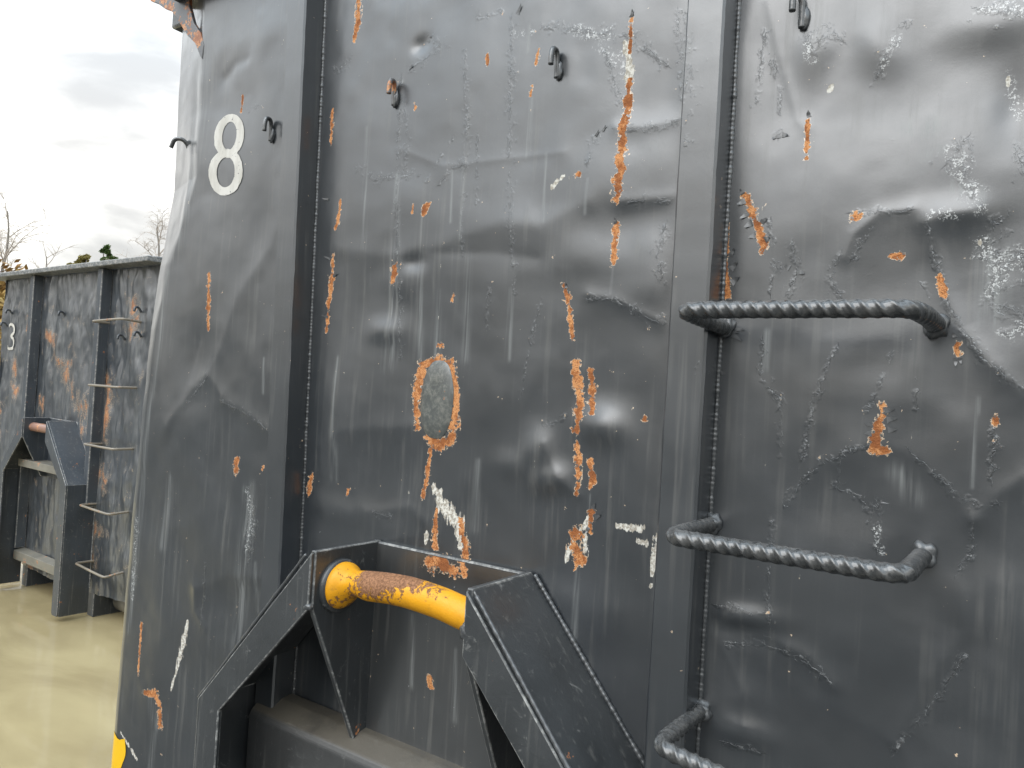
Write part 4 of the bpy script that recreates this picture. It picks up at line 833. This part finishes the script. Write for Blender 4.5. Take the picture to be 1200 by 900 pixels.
def bare_tree_meshes(h, seed, weep=1.0, levels=3):
    rs = random.Random(seed); vv = []; ff = []; tv = []; tf = []
    def tube(V_, F_, pts, r0, r1, n=4):
        b0 = len(V_)
        for i, p in enumerate(pts):
            t = (pts[min(i+1, len(pts)-1)]-pts[max(i-1, 0)]).normalized(); a = t.orthogonal().normalized(); b = t.cross(a); r = r0+(r1-r0)*i/(len(pts)-1)
            for k in range(n): V_.append(p+a*math.cos(2*PI*k/n)*r+b*math.sin(2*PI*k/n)*r)
        for i in range(len(pts)-1):
            for k in range(n): F_.append((b0+i*n+k, b0+i*n+(k+1) % n, b0+(i+1)*n+(k+1) % n, b0+(i+1)*n+k))
    def grow(p, d, l, r, lv):
        pts = [p.copy()]; n = 6
        for i in range(n):
            droop = weep*(0.10 if lv < 2 else 0.34)*(i/n)
            d = (d+Vector((rs.uniform(-.16, .16), rs.uniform(-.16, .16), rs.uniform(-.1, .1)-droop))).normalized(); p = p+d*(l/n); pts.append(p.copy())
        tube(vv, ff, pts, r, r*0.35, 4 if lv < 2 else 3)
        if lv < levels:
            for k in range((0, 8, 10, 6)[lv] if lv else 0):
                q = rs.randint(1, n); a = rs.uniform(0, 2*PI); sd_ = Vector((math.cos(a), math.sin(a), rs.uniform(0.0, 0.7)))
                grow(pts[q], (pts[q]-pts[q-1]).normalized()*0.5+sd_*0.6, l*rs.uniform(0.38, 0.6), r*0.42, lv+1)
    trunk = [Vector((0.12*math.sin(i*1.3+seed), 0.10*math.cos(i*1.7), h*0.92*i/9)) for i in range(10)]
    trunk[0].z = -0.5
    tube(tv, tf, trunk, h*0.017, h*0.003, 8)
    for k in range(20):
        t = rs.uniform(0.25, 1.0); i = min(8, int(t*9)); p = trunk[i].lerp(trunk[i+1], t*9-i if i < 9 else 1); a = rs.uniform(0, 2*PI)
        grow(p, Vector((math.cos(a), math.sin(a), 1.0)).normalized(), h*rs.uniform(0.18, 0.34)*(1.15-0.55*t), h*0.0055*(1.2-t*0.8), 1)
    return mesh('trunk', tv, tf), mesh('crown', vv, ff)
def leafy_meshes(h, w_, seed, n=2600, leaf=0.12, conic=0.0, base=0.15):
    rs = random.Random(seed); vv = []; ff = []; tv = []; tf = []
    lobes = []
    for k in range(44):
        t = rs.uniform(base, 1.0); rr = w_*(1-conic*t)*(math.sin(PI*min(1, 0.15+t*0.85))**0.6 if conic < 0.5 else 1.05-t); a = rs.uniform(0, 2*PI); q = rs.uniform(0.2, 0.8)*rr
        lobes.append((Vector((q*math.cos(a), q*math.sin(a), h*t*0.93)), max(0.07*w_, rr*rs.uniform(0.12, 0.34))))
    for i in range(n):
        c, r = lobes[rs.randrange(len(lobes))]; d = Vector((rs.gauss(0, 1), rs.gauss(0, 1), rs.gauss(0, 0.8))).normalized(); p = c+d*r*rs.uniform(0.35, 1.1)
        if p.z < 0.05*h: continue
        a = Vector((rs.gauss(0, 1), rs.gauss(0, 1), rs.gauss(0, 1))).normalized(); b = a.orthogonal().normalized(); s = leaf*rs.uniform(0.6, 1.4); e = a.cross(b)
        b0 = len(vv); vv += [p-b*s, p+e*s*0.45, p+b*s, p-e*s*0.45]; ff.append((b0, b0+1, b0+2, b0+3))
    def tube(pts, r0, r1, n=6):
        b0 = len(tv)
        for i, p in enumerate(pts):
            r = r0+(r1-r0)*i/(len(pts)-1)
            for k in range(n): tv.append(p+Vector((math.cos(2*PI*k/n)*r, math.sin(2*PI*k/n)*r, 0)))
        for i in range(len(pts)-1):
            for k in range(n): tf.append((b0+i*n+k, b0+i*n+(k+1) % n, b0+(i+1)*n+(k+1) % n, b0+(i+1)*n+k))
    tube([Vector((0, 0, -0.5)), Vector((0.03*h, 0, h*0.4)), Vector((0, 0.02*h, h*0.9))], h*0.022, h*0.004)
    for c, r in lobes[:10]: tube([Vector((0.02*h, 0, c.z*0.6)), c*0.6+Vector((0, 0, c.z*0.35)), c], h*0.008, h*0.002, 4)
    return mesh('trunk', tv, tf), mesh('crown', vv, ff)
def ray_xy(px, dist):
    d = CF+CR*((px-600)/FPX)-CU*((415-450)/FPX); q = Vector((d.x, d.y)).normalized(); return CAMPOS.x+q.x*dist, CAMPOS.y+q.y*dist
def tree(name, ms, mats, xy, label, cat='tree', group=None, rz=0, sc=1.0):
    o = empty(name, (xy[0], xy[1], 0.3), rz, label, cat, group); o.scale = (sc, sc, sc)
    link('trunk', ms[0], mats[0], o, smooth=True); link('crown', ms[1], mats[1], o); return o
def top_z(px, py, dist):
    d = CF+CR*((px-600)/FPX)-CU*((py-450)/FPX); return CAMPOS.z+d.z/math.hypot(d.x, d.y)*dist-0.3
def trees():
    tree('birch_tree', bare_tree_meshes(top_z(0, 228, 58), 3, 1.3), (M['bark'], M['twig']), ray_xy(-2, 58), 'bare weeping birch rising behind the left end of the far container')
    tree('birch_tree', bare_tree_meshes(top_z(176, 248, 52), 11, 1.9), (M['bark'], M['twig']), ray_xy(176, 52), 'bare weeping birch standing behind the gap between both containers')
    tree('bare_sapling', bare_tree_meshes(top_z(47, 286, 55), 21, 0.2, 2), (M['bark'], M['twig']), ray_xy(47, 55), 'thin bare sapling showing above the far container rim')
    tree('evergreen_tree', leafy_meshes(top_z(119, 276, 62), 1.75, 5, 7000, 0.15, 0.0, 0.5), (M['bark'], M['leaf_green']), ray_xy(117, 62), 'green leafy tree showing above the far container rim')
    tree('autumn_bush', leafy_meshes(top_z(90, 286, 60), 2.5, 6, 6000, 0.13, 0.0, 0.55), (M['bark'], M['leaf_olive']), ray_xy(90, 60), 'yellow-brown bush beside the green tree', 'bush')
    tree('autumn_bush', leafy_meshes(4.6, 2.4, 8, 5200, 0.10), (M['bark'], M['leaf_autumn']), ray_xy(-18, 24), 'orange-brown bush past the left side of the far container', 'bush')
    # unseen trees added behind the camera so the paint has something dark to mirror
    proto = [leafy_meshes(7.0, 2.4, 40+k, 2600, 0.34, 0.3) for k in range(3)]
    rs = random.Random(3)
    for k in range(16):
        a = rad(-178+k*12.0+rs.uniform(-3, 3)); r = rs.uniform(27, 33)
        tree('unseen_tree', proto[k % 3], (M['bark'], M['leaf_dark']), (-1+r*math.cos(a), 2+r*math.sin(a)), 'dark leafy tree added out of view to be mirrored in the paint', 'tree', 'unseen trees added for reflection', rs.uniform(0, 6), rs.uniform(0.85, 1.2))

near_container()
far_container()
trees()
